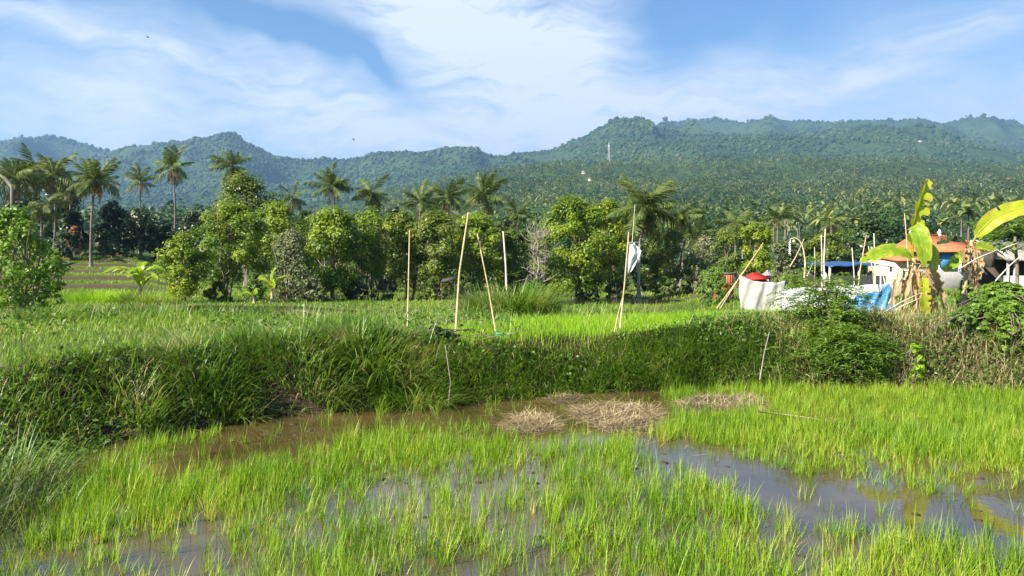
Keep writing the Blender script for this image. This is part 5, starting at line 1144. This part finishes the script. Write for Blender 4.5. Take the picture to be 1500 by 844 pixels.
wa = N('ShaderNodeVectorMath'); wa.operation = 'ADD'; Lk(cv.outputs[0], wa.inputs[0]); Lk(ws.outputs[0], wa.inputs[1])
def dirang(px, py):
    d = ray(px, py); return math.atan2(d[0], d[1]), math.atan2(d[2], math.hypot(d[0], d[1]))
def blob(px, py, sx, sy, rot, amp):
    """soft elliptical patch of cloud round a sky direction; rot degrees, positive tilts down to the right"""
    a, b = dirang(px, py); mp = N('ShaderNodeMapping'); mp.vector_type = 'TEXTURE'
    mp.inputs['Location'].default_value = (a, b, 0); mp.inputs['Rotation'].default_value = (0, 0, -R(rot)); mp.inputs['Scale'].default_value = (sx / F, sy / F, 1)
    Lk(wa.outputs[0], mp.inputs[0]); ln = N('ShaderNodeVectorMath'); ln.operation = 'LENGTH'; Lk(mp.outputs[0], ln.inputs[0])
    return MA('MULTIPLY', MA('POWER', 2.718, MA('MULTIPLY', MA('MULTIPLY', ln.outputs['Value'], ln.outputs['Value']), -1.0)), amp)
acc = None
for q in [(720, 40, 210, 120, 20, .75), (790, 150, 150, 110, 10, .62), (620, 20, 250, 45, 12, .35), (520, 190, 150, 45, 20, .42), (430, 110, 170, 22, 25, .22), (110, 150, 190, 55, 8, .42), (60, 30, 130, 14, 22, .35), (190, 70, 180, 14, 12, .28),
          (330, 110, 180, 30, 18, .22), (1130, 125, 200, 40, -10, .42), (1330, 90, 220, 26, -14, .30), (1430, 150, 160, 40, -5, .32), (1000, 165, 150, 26, 0, .3), (340, 160, 300, 60, 0, .18), (750, 215, 900, 34, 0, .22), (1110, 45, 30, 60, 40, .12),
          (440, 62, 150, 22, 16, -.30), (560, 118, 80, 20, 36, -.30), (575, 175, 70, 16, 20, -.10), (950, 60, 70, 80, 0, -.3), (1060, 20, 110, 50, 0, -.2)]:
    v = blob(*q); acc = v if acc is None else MA('ADD', acc, v)
n1 = noise(7, 12, wa.outputs[0], (1, 3.2, 1), R(14), .68); n2 = noise(18, 10, wa.outputs[0], (.4, 3.4, 1), R(20), .70, .25)
tex = MA('ADD', MA('MULTIPLY', n1.outputs['Fac'], .95), MA('MULTIPLY', n2.outputs['Fac'], .55))   # about .75 on average
cl = MA('MULTIPLY', MA('ADD', acc, .05), MA('ADD', .05, MA('MULTIPLY', MA('SUBTRACT', tex, .45), 3.5)), True)
gr = MA('POWER', cl, .9, True)
mx = N('ShaderNodeMix'); mx.data_type = 'RGBA'; Lk(gr, mx.inputs[0]); hs = N('ShaderNodeHueSaturation'); hs.inputs['Saturation'].default_value = 1.12; Lk(sky.outputs[0], hs.inputs['Color']); Lk(hs.outputs[0], mx.inputs[6]); mx.inputs[7].default_value = (5.7, 6.15, 6.8, 1)
bg = N('ShaderNodeBackground'); bg.inputs[1].default_value = .070; Lk(mx.outputs[2], bg.inputs[0]); wo = N('ShaderNodeOutputWorld'); Lk(bg.outputs[0], wo.inputs[0])

# ------------------------------------------------------------------ render settings
S.view_settings.view_transform = 'Standard'; S.view_settings.look = 'None'; S.view_settings.gamma = 1; S.view_settings.use_curve_mapping = False; S.view_settings.exposure = 1.3
c = S.cycles; c.max_bounces = 5; c.diffuse_bounces = 3; c.glossy_bounces = 3; c.transmission_bounces = 3; c.transparent_max_bounces = 4; c.volume_bounces = 0
c.sample_clamp_indirect = 6.0; c.use_denoising = True; c.denoiser = 'OPENIMAGEDENOISE'; c.caustics_reflective = False; c.caustics_refractive = False
